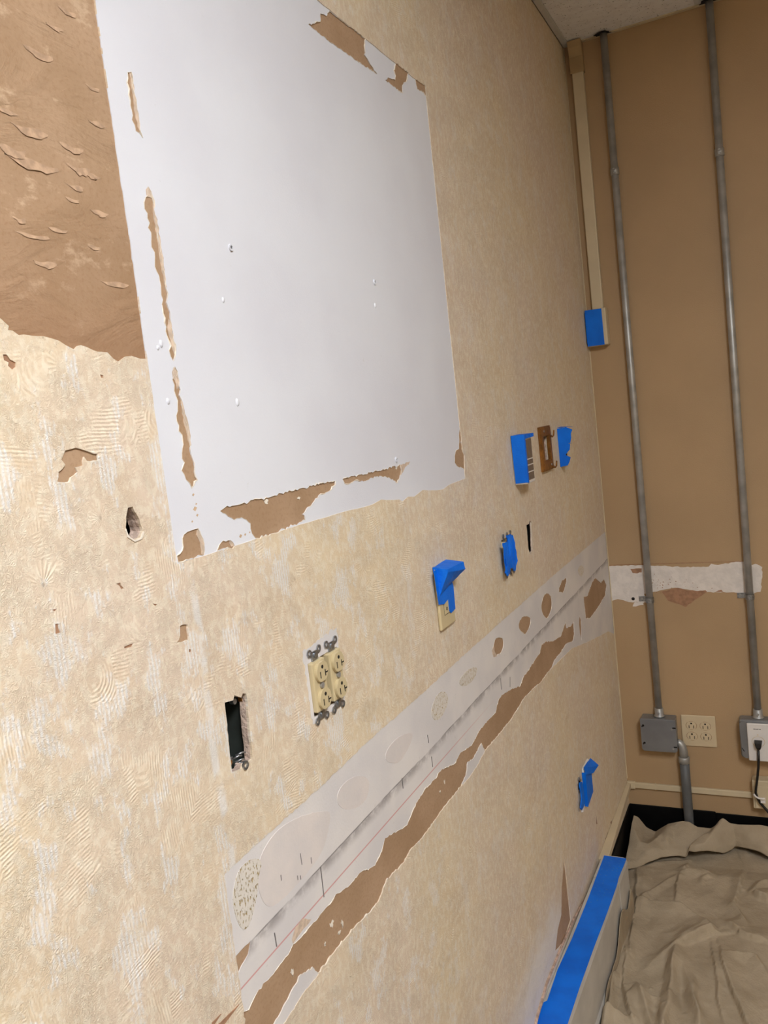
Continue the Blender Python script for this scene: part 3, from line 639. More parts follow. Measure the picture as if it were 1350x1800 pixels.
# ------------------------------------------------------------------ steel conduits
def conduit(xc, z0, label, zc, zs, sign):
    t = thing('steel_conduit', label, 'conduit', (xc, D-.022, z0), 'steel conduits on the tan wall')
    r = .0118
    mb = MB(backf); mb.tube([(xc, z0-.0, .022), (xc, CEIL+.04, .022)], r, 20, True); mb.build('pipe', M['metal'], t)
    mb = MB(backf)                                       # set-screw coupling
    mb.tube([(xc, zc-.012, .022), (xc, zc-.011, .022), (xc, zc+.011, .022), (xc, zc+.012, .022)], [.0125, .0145, .0145, .0125], 20)
    for dz in (-.006, .006): mb.box((xc-.004, zc+dz-.003, .035), (xc+.004, zc+dz+.003, .040), .001)
    mb.build('coupling', M['metal'], t)
    mb = MB(backf)                                       # one-hole strap
    pts = [(xc+r*1.12*math.cos(a), .022+r*1.12*math.sin(a)) for a in [math.radians(q) for q in range(-30, 211, 15)]]
    for (a, b), (c, d) in zip(pts, pts[1:]):
        mb.hexa([(a, zs-.009, b), (c, zs-.009, d), (xc+(c-xc)*1.09, zs-.009, .022+(d-.022)*1.09), (xc+(a-xc)*1.09, zs-.009, .022+(b-.022)*1.09),
                 (a, zs+.009, b), (c, zs+.009, d), (xc+(c-xc)*1.09, zs+.009, .022+(d-.022)*1.09), (xc+(a-xc)*1.09, zs+.009, .022+(b-.022)*1.09)])
    mb.build('strap', M['zinc'], t)
    mb = MB(backf); mb.box((xc-.040, zs-.009, .0015), (xc-.0115, zs+.009, .0035)); mb.build('strap_foot', M['zinc'], t)
    mb = MB(backf); mb.disc((xc-.030, zs), .0045, .0035, .0062, 10); mb.build('strap_screw', M['metal'], t)
    mb = MB(backf)                                       # box connector with its locknut and set screw
    mb.tube([(xc, z0, .022), (xc, z0+.004, .022), (xc, z0+.005, .022), (xc, z0+.030, .022), (xc, z0+.031, .022)], [.0185, .0185, .0155, .0150, .0125], 20)
    mb.tube([(xc, z0+.016, .035), (xc, z0+.016, .042)], .004, 8)
    mb.build('box_connector', M['metal'], t)
    mb = MB(); rnd = random.Random(int(xc*1000)); n = 14  # ragged cut-out in the tile round the pipe
    P = [(xc+sign*.003+(.021+rnd.uniform(-.004, .006))*math.cos(2*math.pi*i/n)*1.15, min(D-.0175, D-.022+(.019+rnd.uniform(-.003, .004))*math.sin(2*math.pi*i/n))) for i in range(n)]
    mb.prism(P, CEIL-.003, CEIL-.0013); mb.build('ceiling_cutout', M['cavity'], ceiling)
    return t
JB = (.0735, .3435, .1945, .4640)      # steel box: x0 z0 x1 z1
conduit(.1375, JB[3], 'steel conduit nearest the corner, running down into the blank steel box', 2.349, .889, -1)
conduit(.4605, .4760, 'steel conduit running down into the box with the white outlet plate', 2.333, .897, -1)

# ------------------------------------------------------------------ blank junction box with elbow and grey tail
t = thing('junction_box', 'square grey steel junction box with a blank cover on the tan wall', 'junction box', ((JB[0]+JB[2])/2, D, JB[1]))
mb = MB(backf); mb.box((JB[0]+.002, JB[1]+.002, .0004), (JB[2]-.002, JB[3]-.001, .0505), .003, 2); mb.build('body', M['boxmetal'], t)
mb = MB(backf)
c = .007; x0, z0, x1, z1 = JB
mb.prism([(x0+c, z0), (x1-c, z0), (x1, z0+c), (x1, z1-.002), (x0, z1-.002), (x0, z0+c)], .0506, .0530, .0006); mb.build('cover', M['boxmetal'], t)
for sx, sz in ((x0+.010, z0+.030), (x0+.010, z1-.026)):
    mb = MB(backf); mb.disc((sx, sz), .0042, .0531, .0536, 10); mb.box((sx-.006, sz-.006, .0531), (sx-.002, sz-.002, .0536)); mb.build('screw_slot', M['slot'], t)
for sz in (z0+.020, z1-.030):
    mb = MB(backf); mb.box((x1-.012, sz-.0022, .0531), (x1-.0005, sz+.0022, .0536)); mb.build('screw_slot', M['slot'], t)
for sx, sz in ((x1-.014, z1-.035), (x1-.014, z0+.014)):
    mb = MB(backf); mb.disc((sx, sz), .0035, .0531, .0548, 10); mb.build('screw', M['metal'], t)
mb = MB(backf); mb.disc(((x0+x1)/2+.012, z1-.02), .0001, 0, .0001, 3); mb.bm.free()
t = thing('conduit_elbow', 'bent steel elbow with grey plastic conduit dropping from the junction box to the floor', 'conduit', (.209, D-.03, 0))
arc = [(x1-.002, .374, .030)]+[(x1+.002+.0155*math.sin(a)*1.0, .336+.036*math.cos(a), .030) for a in [math.radians(q) for q in range(5, 96, 15)]]
arc = [(x1-.002, .376, .030), (x1+.003, .374, .030), (x1+.008, .369, .030), (x1+.0125, .361, .030), (x1+.0155, .350, .030), (x1+.0165, .338, .030), (x1+.0165, .318, .030)]
mb = MB(backf); mb.tube(arc, [.010, .011, .0125, .0135, .0145, .015, .015], 16); mb.build('elbow', M['metal'], t)
mb = MB(backf); mb.tube([(.211, .322, .030), (.211, .319, .030), (.211, .300, .030), (.211, .298, .030)], [.016, .019, .019, .017], 18); mb.build('collar', M['metal'], t)
mb = MB(backf); mb.tube([(.211, .299, .030), (.211, .2, .030), (.2115, .1, .031), (.212, .002, .033)], .0165, 18); mb.build('plastic_pipe', M['pvc'], t)

# ------------------------------------------------------------------ receptacles
def duplex_face(f, cx, cz, n, mat, t, wide=.0168, high=.0142, name='receptacle_face', twenty=False):
    """rounded receptacle face with its slots; cx, cz centre, n = distance from the wall of its front"""
    P = [(cx+wide*math.cos(a), cz+max(-high, min(high, wide*math.sin(a)))) for a in [2*math.pi*i/36 for i in range(36)]]
    mb = MB(f); mb.prism(P, n-.008, n, .0008); o = mb.build(name, mat, t)
    return o
def slots(f, cx, cz, n, par, s=1.0, twenty=False):
    mb = MB(f)
    mb.box((cx-.0073*s, cz-.008*s, n-.0002), (cx-.0055*s, cz+.001*s, n+.0003))
    mb.box((cx+.0055*s, cz-.008*s, n-.0002), (cx+.0073*s, cz+.001*s, n+.0003))
    if twenty: mb.box((cx+.0055*s, cz-.0045*s, n-.0002), (cx+.013*s, cz-.0027*s, n+.0003))
    mb.prism(circle(cx, cz+.0065*s, .0026*s, 10), n-.0002, n+.0003)
    mb.build('slots', M['slot'], par)

# almond four-outlet plate on the tan wall
q0, q1 = (.2072, .3519), (.3215, .4662)
t = thing('quad_outlet', 'almond wall plate with four outlets right of the blank steel box', 'outlet', ((q0[0]+q1[0])/2, D, q0[1]))
mb = MB(backf); mb.box((q0[0], q0[1], .0003), (q1[0], q1[1], .0065), .0028, 2); mb.build('plate', M['almond'], t)
for cx in (q0[0]+.034, q1[0]-.034):
    for cz in ((q0[1]+q1[1])/2+.0195, (q0[1]+q1[1])/2-.0195):
        mb = MB(backf); a = circle(cx, cz, .0188, 24, .0160); b = circle(cx, cz, .0175, 24, .0148); mb.ring(a, b, .0062, .0068); mb.build('face_rim', M['rawpaper'], t)
        o = duplex_face(backf, cx, cz, .0078, M['almond'], t); slots(backf, cx, cz, .0078, o, 1.22)

# steel box with a white plate, plug and cord at the right edge
t = thing('outlet_box', 'steel surface box with a white outlet plate at the right of the tan wall', 'outlet box', (.455, D, .340))
mb = MB(backf); mb.box((.4000, .3400, .0004), (.5190, .4760, .0500), .009, 3); mb.build('body', M['boxmetal'], t)
mb = MB(backf); mb.prism([(.404, .352), (.413, .341), (.515, .341), (.518, .35), (.518, .466), (.512, .4745), (.412, .4745), (.401, .462)], .0502, .0530, .0008); mb.build('box_rim', M['boxmetal'], t)
mb = MB(backf); mb.prism([(.4035, .377), (.4055, .378), (.4125, .366), (.4105, .3645)], .0531, .0536); mb.build('screw_slot', M['slot'], t)
wp = (.4245, .3370, .5400, .4690)
mb = MB(backf); mb.box((wp[0], wp[1], .0532), (wp[2], wp[3], .0620), .0030, 2); mb.build('plate', M['whiteplastic'], t)
pc = on_back(1333, 1304, .063); PX, PZ = pc.x, pc.z
mb = MB(backf); mb.ring(circle(PX, PZ, .0205, 28, .0185), circle(PX, PZ, .0192, 28, .0172), .0619, .0626); mb.build('face_rim', M['almond'], t)
mb = MB(backf); rnd = random.Random(3); lc = on_back(1331, 1282, .063)
for gx, n in ((-.0125, 4), (-.0035, 3), (.0045, 3)):        # small dark printed legend, too blurred to read
    for k in range(n):
        xx = lc.x+gx+k*.0021; hh = rnd.uniform(.0012, .0019)
        mb.box((xx, lc.z-hh, .0619), (xx+.0009, lc.z+hh, .0623)); mb.box((xx, lc.z+hh-.0007*rnd.randint(1, 4), .0619), (xx+.0018, lc.z+hh-.0005, .0623))
mb.build('legend', M['slot'], t)
mb = MB(backf); s_ = on_back(1332, 1292, .063); mb.disc((s_.x, s_.z), .0022, .0618, .0628, 10); mb.build('plate_screw', M['almond'], t)
t = thing('power_cord', 'black power cord plugged into the white outlet plate and hanging down', 'cord', (PX, D-.063, PZ))
mb = MB(backf)
mb.hexa([(PX-.0085, PZ-.011, .0622), (PX+.0085, PZ-.011, .0622), (PX+.0085, PZ-.013, .086), (PX-.0085, PZ-.013, .086),
         (PX-.0125, PZ+.006, .0622), (PX+.0125, PZ+.006, .0622), (PX+.0115, PZ+.004, .084), (PX-.0115, PZ+.004, .084)], .0015, 2)
mb.hexa([(PX-.0045, PZ-.022, .066), (PX+.0045, PZ-.022, .066), (PX+.0045, PZ-.022, .078), (PX-.0045, PZ-.022, .078),
         (PX-.0085, PZ-.011, .0645), (PX+.0085, PZ-.011, .0645), (PX+.0085, PZ-.012, .083), (PX-.0085, PZ-.012, .083)])
mb.build('plug', M['cord'], t)
cl = [on_back(1333, 1319, .072), on_back(1333.5, 1335, .073), on_back(1333, 1350, .072), on_back(1331, 1370, .068), on_back(1329, 1385, .064), on_back(1328.5, 1393, .062), on_back(1331, 1402, .062), on_back(1336, 1411, .060), on_back(1344, 1420, .060), on_back(1354, 1431, .062), on_back(1372, 1448, .07), on_back(1400, 1470, .09)]
mb = MB(); mb.tube(cl, .0042, 10); mb.build('cable', M['cord'], t)

# ------------------------------------------------------------------ low raceway along both walls, surface box and clip
t = thing('low_raceway', 'narrow beige raceway running low along both walls above the black base', 'raceway', (.2, D, .18))
mb = MB(backf); mb.box((.022, .1775, .0003), (.4265, .1985, .0115), .002, 2); mb.build('channel', M['beige'], t)
mb = MB(backf); mb.box((.0009, .1750, .0003), (.030, .2015, .0145), .002, 2); mb.build('corner_cover', M['beige'], t)
mb = MB(backf); mb.box((.10, .1765, .0003), (.103, .1995, .0122)); mb.build('joint_cover', M['beige'], t)
mb = MB(); z0_, z1_ = .1775, .1985
mb.hexa([(.0004, 2.42, z0_), (.030, 2.42, z0_), (.015, D-.015, z0_), (.0004, D-.015, z0_), (.0004, 2.42, z1_), (.030, 2.42, z1_), (.015, D-.015, z1_), (.0004, D-.015, z1_)], .002, 2); mb.build('channel', M['beige'], t)
t = thing('low_surface_box', 'beige surface box low on the tan wall where the thin raceway ends', 'outlet box', (.48, D, .155))
mb = MB(backf); mb.box((.4275, .1560, .0003), (.5500, .2590, .042), .004, 2); mb.build('body', M['beige'], t)
mb = MB(backf); mb.box((.434, .160, .0425), (.5450, .2400, .0455), .002, 2); mb.build('cover', M['beige'], t)
t = thing('cord_clip', 'small pale clip holding the black cord on the low surface box', 'clip', (.445, D-.047, .185))
P = [on_back(x, y, .068) for x, y in ((1325, 1396), (1328, 1400), (1333, 1403), (1339, 1404.5), (1344, 1404))]
mb = MB(); mb.tube(P, .0032, 8); a = on_back(1344, 1404, .046); mb.hexa([(a.x-.012, D-.0455, a.z-.006), (a.x+.003, D-.0455, a.z-.006), (a.x+.003, D-.069, a.z-.006), (a.x-.012, D-.069, a.z-.006), (a.x-.012, D-.0455, a.z+.003), (a.x+.003, D-.0455, a.z+.003), (a.x+.003, D-.069, a.z+.003), (a.x-.012, D-.069, a.z+.003)]); mb.build('clip_body', M['whiteplastic'], t)

# ------------------------------------------------------------------ twin bare outlets in their open box
t = thing('electrical_box', 'open steel two gang box in the wall behind the twin outlets', 'electrical box', (-.02, .956, 1.22))
mb = MB(leftf); y0, z0, y1, z1 = .914, 1.2320, .999, 1.3100
mb.ring(rect(y0, z0, y1, z1), rect(y0+.002, z0+.002, y1-.002, z1-.002), -.065, -.0168); mb.build('box_sides', M['boxmetal'], t)
mb = MB(leftf); mb.box((y0, z0, -.068), (y1, z1, -.065)); mb.build('box_back', M['cavity'], t)
def duplex(yc, zc, label):
    t = thing('duplex_outlet', label, 'outlet', (.0, yc, zc-.047), 'twin bare outlets')
    mb = MB(leftf)                                        # steel yoke strap
    mb.box((yc-.008, zc-.0475, .0010), (yc+.008, zc-.034, .0026)); mb.build('strap', M['zinc'], t)
    mb = MB(leftf); mb.box((yc-.008, zc+.034, .0010), (yc+.008, zc+.0475, .0026)); mb.build('strap', M['zinc'], t)
    for sy in (-.0128, .0128):
        for sz in (-1, 1):
            mb = MB(leftf); c = (yc+sy, zc+sz*.0475)
            mb.ring(circle(*c, .0052, 16), circle(*c, .0027, 16), .0010, .0026)
            mb.prism([(c[0]-.0016, c[1]-sz*.004), (c[0]+.0016, c[1]-sz*.004), (yc+(.006 if sy > 0 else -.004), zc+sz*.0395), (yc+(.004 if sy > 0 else -.006), zc+sz*.0395)], .0012, .0024)
            mb.build('ear', M['zinc'], t)
    for sz in (-1, 1):
        mb = MB(leftf); mb.disc((yc, zc+sz*.0418), .0040, .0026, .0044, 12); mb.build('mounting_screw', M['zinc'], t)
    mb = MB(leftf); mb.box((yc-.0168, zc-.0345, -.025), (yc+.0168, zc+.0345, .0066), .0018, 2); mb.build('body', M['ivory'], t)
    for sz in (-1, 1):
        o = duplex_face(leftf, yc+.0008, zc+sz*.0190, .0112, M['ivory'], t, .0150, .0134); slots(leftf, yc+.0008, zc+sz*.0190, .0112, o, 1.0, True)
    mb = MB(leftf); mb.disc((yc, zc), .0042, .0064, .0096, 14); mb.build('centre_screw', M['metal'], t)
duplex(.9335, 1.2735, 'left one of the twin bare ivory outlets, nearer the open box')
duplex(.9800, 1.2725, 'right one of the twin bare ivory outlets, nearer the room corner')

# empty box opening left of the twin outlets
t = thing('empty_box', 'empty dark steel box recessed in a ragged rectangular opening at lower left', 'electrical box', (-.02, .753, 1.235))
y0, z0, y1, z1 = .726, 1.2300, .782, 1.3330
dk = simple('box_dark_paint', (58, 64, 60), .7, .2, var=.15)
mb = MB(leftf); mb.ring(rect(y0, z0, y1, z1), rect(y0+.0015, z0+.0015, y1-.0015, z1-.0015), -.052, -.0118); mb.build('box_sides', dk, t)
mb = MB(leftf); mb.box((y0, z0, -.055), (y1, z1, -.052)); mb.build('box_back', dk, t)
mb = MB(leftf); mb.box((.746, 1.281, -.0518), (.770, 1.2825, -.0505)); mb.build('back_seam', M['slot'], t)
def tab(cx, cz, parent):
    mb = MB(leftf); mb.box((cx-.009, cz-.004, -.0165), (cx+.009, cz+.004, -.0145), .0008); mb.build('screw_tab', M['zinc'], parent)
    mb = MB(leftf); mb.disc((cx, cz), .0032, -.0145, -.012, 10); mb.build('tab_screw', M['brass'], parent)
tab(.7585, 1.3215, t); tab(.744, 1.2440, t)
for px, py in ((427, 1229), (412, 1233)):
    c = on_left(px, py, -.008); mb = MB(leftf); mb.disc((c.y, c.z), .0035, -.013, -.007, 12); mb.build('box_screw', M['brass'] if px > 420 else M['zinc'], t)
mb = MB(leftf); rnd = random.Random(2)
for i in range(5):
    a = on_left(408+rnd.uniform(0, 6), 1328+i*6, -.012); b = on_left(424+rnd.uniform(0, 8), 1322+i*6, -.006)
    mb.tube([a[1:]+(a.x,) if False else (a.y, a.z, a.x), ((a.y+b.y)/2, (a.z+b.z)/2+.002, (a.x+b.x)/2+.003), (b.y, b.z, b.x)], .0011, 6)
mb.build('bent_clips', M['zinc'], t)
c = on_left(433, 1345, .002); mb = MB(leftf); mb.ring(circle(c.y, c.z, .0055, 14), circle(c.y, c.z, .003, 14), -.0002, .0018); mb.build('loose_ear', M['zinc'], t)

# narrow dark slot
t = thing('slot_box', 'narrow dark box opening below the brass bracket', 'electrical box', (-.02, 2.02, 1.245))
mb = MB(leftf); mb.ring(rect(1.980, 1.228, 2.066, 1.342), rect(1.982, 1.230, 2.064, 1.340), -.052, -.0047); mb.build('box_sides', M['cavity'], t)
mb = MB(leftf); mb.box((1.980, 1.228, -.055), (2.066, 1.342, -.052)); mb.build('box_back', M['cavity'], t)

# ------------------------------------------------------------------ taped outlets, thermostat and brackets on the papered wall
def sheet(pts, mat, name, parent, th=.0006, n=7, amp=.0012, seed=1):
    """crumpled sheet of tape spanned by four corner points (world coordinates)"""
    A, B_, C_, D_ = [Vector(p) for p in pts]; mb = MB(); nn = (B_-A).cross(D_-A).normalized(); g = []
    for j in range(n+1):
        row = []
        for i in range(n+1):
            u, v = i/n, j/n; p = (A*(1-u)+B_*u)*(1-v)+(D_*(1-u)+C_*u)*v
            e = min(u, 1-u, v, 1-v)
            p = p+nn*(noise.noise(p*90+Vector((seed*3.1, 0, 0)))*amp*(1 if e > 0 else .35))
            row.append(mb.bm.verts.new(p))
        g.append(row)
    for j in range(n):
        for i in range(n): mb.bm.faces.new((g[j][i], g[j][i+1], g[j+1][i+1], g[j+1][i]))
    o = mb.build(name, mat, parent)
    m = o.modifiers.new('thickness', 'SOLIDIFY'); m.thickness = th; m.offset = 0
    return o
def W_(y, z, x): return Vector((x, y, z))

# 1 ivory plate with an awning of tape
t = thing('taped_outlet', 'ivory outlet plate half covered by an awning of blue tape, right of the twin outlets', 'outlet', (.0, 1.42, 1.222))
py0, py1, pz0, pz1 = 1.3720, 1.4440, 1.2235, 1.3420
mb = MB(leftf); mb.box((py0, pz0, .0003), (py1, pz1, .0070), .0025, 2); mb.build('plate', M['ivory'], t)
mb = MB(leftf); mb.ring(rect(1.3910, 1.2480, 1.4260, 1.3160), rect(1.3917, 1.2487, 1.4253, 1.3153), .0068, .0074); mb.build('insert_gap', M['slot'], t)
mb = MB(leftf); mb.box((1.3920, 1.2490, .0060), (1.4250, 1.3150, .0082), .0006); mb.build('insert', M['ivory'], t)
mb = MB(leftf); mb.ring(circle(1.4020, 1.2590, .0033, 12), circle(1.4020, 1.2590, .0021, 12), .0080, .0087); mb.box((1.4155, 1.2560, .0080), (1.4205, 1.2665, .0087)); mb.build('slots', M['slot'], t)
mb = MB(leftf); mb.box((1.3955, 1.2720, .0080), (1.3995, 1.2726, .0085)); mb.box((1.3930, 1.2630, .0080), (1.3960, 1.2634, .0085)); mb.build('engraved_marks', M['rawpaper'], t)
mb = MB(leftf)                                           # wedge shaped hood of tape over a plugged-in adaptor
zt_, zb_ = 1.3435, 1.2950
hood = [(py0-.0005, zt_, .0005), (py1, zt_+.0005, .0005), (py1-.002, zt_-.004, .0350), (py0, zt_-.004, .0310), (py1-.001, zt_-.019, .0370), (py0+.002, zt_-.010, .0300), (py1-.004, zb_+.006, .0090), (py0, zb_-.008, .0080)]
v = [mb.bm.verts.new(mb.f(p)) for p in hood]
for q in ((0, 1, 2, 3), (3, 2, 4, 5), (5, 4, 6, 7), (0, 3, 5, 7), (1, 6, 4, 2)): mb.bm.faces.new([v[i] for i in q])
bmesh.ops.subdivide_edges(mb.bm, edges=mb.bm.edges[:], cuts=4, use_grid_fill=True)
for vv in mb.bm.verts:
    k = Vector((noise.noise(vv.co*80), noise.noise(vv.co*80+Vector((9, 0, 0))), noise.noise(vv.co*80+Vector((0, 9, 0)))))*.0014; vv.co += k
mb.build('tape_hood', M['tape'], t)['label'] = 'blue masking tape hood'
mb = MB(leftf); tp = [on_left(x, y, .009) for x, y in ((762.5, 1004), (771.5, 1063), (781, 1062), (788, 1053), (790, 1074), (793, 1078), (800.5, 1070), (797, 1030), (786, 991))]
mb.prism([(p.y, p.z) for p in tp], .0084, .0092); mb.build('tape_tail', M['tape'], t)['label'] = 'blue tape strip'

# 2 white control with dark windows, wrapped in tape
t = thing('taped_thermostat', 'white wall control with grey windows, wrapped in blue tape on its near side', 'thermostat', (.0, 1.98, 1.43))
ty0, ty1, tz0, tz1, tx = 1.9330, 2.0000, 1.4285, 1.5460, .0330
mb = MB(leftf); mb.box((ty0, tz0, .0004), (ty1, tz1, tx), .0025, 2); mb.build('body', M['whiteplastic'], t)
for a, b in ((.060, .106), (.046, .057), (.029, .043), (.008, .026)):
    mb = MB(leftf); mb.box((ty0+.012, tz0+a, tx-.0002), (ty1-.006, tz0+b, tx+.0006)); mb.build('display_window', M['screen'], t)
sheet([W_(ty0-.0015, tz0+.003, .003), W_(ty0-.0015, tz0+.004, tx+.001), W_(ty0-.0015, tz1+.001, tx+.001), W_(ty0-.0015, tz1+.001, .002)], M['tape'], 'tape_side', t, seed=2, amp=.0006)
sheet([W_(ty0-.0012, tz0+.003, tx+.0012), W_(ty0+.008, tz0+.003, tx+.0015), W_(ty0+.008, tz1, tx+.0015), W_(ty0-.0012, tz1+.001, tx+.0012)], M['tape'], 'tape_front', t, seed=3, amp=.0005)
sheet([W_(ty0-.001, tz1+.0012, .002), W_(ty0-.001, tz1+.0012, tx+.002), W_(ty1, tz1+.0012, tx+.006), W_(ty1-.01, tz1+.0014, .004)], M['tape'], 'tape_top', t, seed=4, amp=.0006)
sheet([W_(ty0+.006, tz1+.0015, tx+.001), W_(ty1+.002, tz1+.0010, tx+.006), W_(ty1-.004, tz1-.007, tx+.007), W_(ty0+.006, tz1-.009, tx+.0016)], M['tape'], 'tape_flap', t, seed=5, amp=.0012)

# 3 brass bracket
t = thing('brass_bracket', 'brown brass mounting frame with two hooks, right of the taped wall control', 'bracket', (.0, 2.24, 1.433))
by0, by1, bz0, bz1 = 2.1840, 2.2920, 1.4325, 1.5535
mb = MB(leftf); hole = rect(2.2100, 1.4610, 2.2700, 1.5270); mb.ring(rect(by0, bz0, by1, bz1), hole, .0006, .0075); mb.build('frame', M['brass'], t)
mb = MB(leftf); mb.ring(rect(by0+.004, bz0+.004, by1-.004, bz1-.004), rect(2.206, 1.457, 2.274, 1.531), .0075, .0095); mb.build('raised_rim', M['brass'], t)
mb = MB(leftf); mb.box((2.205, 1.456, -.0220), (2.275, 1.532, -.0200)); mb.build('dark_backing', M['cavity'], t)
for hz in (1.5290, 1.4430):
    mb = MB(leftf); mb.tube([(by1-.008, hz-.006, .0080), (by1-.006, hz-.008, .0135), (by1-.005, hz-.004, .0170), (by1-.005, hz+.010, .0190)], .0022, 8); mb.box((by1-.013, hz-.008, .0078), (by1-.003, hz-.003, .0120)); mb.build('hook', M['brass'], t)
for sy, sz in ((2.214, 1.5405), (2.266, 1.4460)):
    mb = MB(leftf); mb.disc((sy, sz), .0035, .0094, .0112, 10); mb.build('screw', M['zinc'], t)

# 4 wedge of tape nearest the corner
t = thing('taped_switch', 'white switch plate with a torn wedge of blue tape, right of the brass bracket', 'switch', (.0, 2.44, 1.427))
sy0, sy1, sz0, sz1 = 2.4000, 2.4700, 1.4260, 1.5400
mb = MB(leftf); mb.box((sy0, sz0, .0004), (sy1, sz1, .0080), .002, 2); mb.build('plate', M['whiteplastic'], t)
mb = MB(leftf); mb.box((sy0+.010, sz0+.02, .0080), (sy1-.012, sz1-.02, .0100), .001); mb.build('insert', M['slot'], t)
mb = MB()
P = [on_left(979, 754, .001), on_left(985, 821, .001)]
K = [(979, 754), (995, 751), (1006, 755), (1003.5, 762), (1004, 770), (1002, 780), (1001.5, 790), (996, 797), (994, 800), (999, 802), (1003, 804), (1001, 812), (998, 818), (985, 821), (982, 790)]
# the tape stands off the plate: a sheet square to the wall, facing the room's near end
def on_y(px, py, y): d = ray(px, py); return CAM + (y-CAM.y)/d.y*d
Q = [on_y(x, y, sy0-.0015) for x, y in K]; Q = [Vector((max(.0006, q.x), q.y, q.z)) for q in Q]
f0 = [mb.bm.verts.new(q) for q in Q]; f1 = [mb.bm.verts.new(q+Vector((0, .0008, 0))) for q in Q]
mb.bm.faces.new(f0); mb.bm.faces.new(f1[::-1])
for i in range(len(Q)): mb.bm.faces.new((f0[i], f0[(i+1) % len(Q)], f1[(i+1) % len(Q)], f1[i]))
mb.build('tape_side', M['tape'], t)['label'] = 'blue tape with a torn edge'
xt = max(q.x for q in Q)
sheet([W_(sy0-.0015, sz1, .001), W_(sy0-.0015, sz1-.0005, xt), W_(sy0+.03, sz1-.002, xt-.004), W_(sy0+.05, sz1+.001, .001)], M['tape'], 'tape_top', t, seed=6, amp=.0008)
c = on_y(1002, 779, sy0-.003); mb = MB(); mb.tube([c+Vector((-.010, .004, 0)), c+Vector((.004, .0, -.001))], .0012, 6); mb.build('toggle_pin', M['zinc'], t)

# 5 bare outlet under crumpled tape, left of the slot
t = thing('taped_bare_outlet', 'bare outlet in a ragged hole smothered in crumpled blue tape, left of the dark slot', 'outlet', (.0, 1.83, 1.23))
yc, zc = 1.8250, 1.2790
mb = MB(leftf); mb.box((yc-.040, zc-.0350, -.020), (yc+.018, zc+.0350, .0080), .003, 2); mb.build('body', M['ivory'], t)
for sz in (-1, 1):
    for sy in (-.026, .004, .030):
        mb = MB(leftf); c = (yc+sy, zc+sz*.0465); mb.ring(circle(*c, .0052, 12), circle(*c, .0025, 12), .0008, .0026); mb.prism([(c[0]-.002, c[1]-sz*.003), (c[0]+.002, c[1]-sz*.003), (c[0]+.004, zc+sz*.034), (c[0]-.004, zc+sz*.034)], .0008, .0022); mb.build('ear', M['zinc'], t)
TP = [(884.5, 955), (893, 951), (891, 941), (896, 939), (902, 941), (904, 952), (906, 963), (909, 968), (908.5, 985), (909, 992), (907, 1004), (903, 1003), (900, 997), (897, 1002), (896, 1009), (892, 1013), (889.5, 1007), (891, 985), (888, 981), (886.5, 968)]
mb = MB(leftf); pts = [on_left(x, y, .015) for x, y in TP]
mb.prism(jag([(p.y, p.z) for p in pts], .0008, .004, 77), .0125, .0150)
bmesh.ops.triangulate(mb.bm, faces=[f for f in mb.bm.faces if len(f.verts) > 4]); bmesh.ops.subdivide_edges(mb.bm, edges=mb.bm.edges[:], cuts=2)
for vv in mb.bm.verts: vv.co.x += noise.noise(vv.co*65)*.005 if vv.co.x > .012 else 0
mb.build('tape', M['tape'], t)['label'] = 'crumpled blue tape'

# 6 low pair: a bare outlet in a ragged hole and a taped plate with a flap
t = thing('low_bare_outlet', 'white outlet with loose blue tape in a ragged hole low on the papered wall', 'outlet', (.0, 2.29, .41))
a, b = on_left(1017.5, 1380, .004), on_left(1023, 1425, .004)
mb = MB(leftf); mb.box((2.266, .424, -.02), (2.286, .486, .0065), .003, 2); mb.build('body', M['whiteplastic'], t)
mb = MB(leftf); pts = [on_left(x, y, .010) for x, y in ((1019.5, 1376), (1023, 1374), (1026, 1388), (1028, 1410), (1026, 1418), (1023, 1424), (1021, 1421), (1023, 1404), (1022, 1394), (1020, 1384))]
mb.prism([(p.y, p.z) for p in pts], .0068, .0105); mb.build('tape', M['tape'], t)
mb = MB(leftf); c = on_left(1018, 1370, .003); mb.ring(circle(c.y, c.z, .006, 12), circle(c.y, c.z, .003, 12), .0006, .003); mb.build('ear', M['zinc'], t)
t = thing('low_taped_outlet', 'low outlet plate under a bent flap of blue tape, right of the ragged hole', 'outlet', (.0, 2.36, .39))
ly0, ly1, lz0, lz1 = 2.3150, 2.3900, .4180, .5370
mb = MB(leftf); mb.box((ly0, lz0, .0004), (ly1, lz1, .0075), .002, 2); mb.build('plate', M['whiteplastic'], t)
sheet([W_(ly0-.001, lz0+.003, .0005), W_(ly0-.001, lz0+.002, .011), W_(ly0-.001, lz1-.010, .012), W_(ly0-.001, lz1-.012, .0005)], M['tape'], 'tape_side', t, seed=8, amp=.0006)
sheet([W_(ly0-.001, lz0+.003, .0105), W_(ly1+.004, lz0+.012, .0100), W_(ly1+.004, lz1-.004, .0110), W_(ly0-.001, lz1-.010, .0115)], M['tape'], 'tape_front', t, seed=9, amp=.0012)
fl = [on_left(1026.5, 1349, .010), on_left(1032, 1340, .008), on_left(1038, 1332.5, .006), on_left(1052.5, 1345, .030), on_left(1043, 1359, .020), on_left(1030, 1362, .012)]
mb = MB(); cen = sum(fl, Vector())/6+Vector((.006, 0, 0)); vs_ = [mb.bm.verts.new(p) for p in fl]; cv_ = mb.bm.verts.new(cen)
for i in range(6): mb.bm.faces.new((vs_[i], vs_[(i+1) % 6], cv_))
o = mb.build('tape_flap', M['tape'], t); o.modifiers.new('thickness', 'SOLIDIFY').thickness = .0009

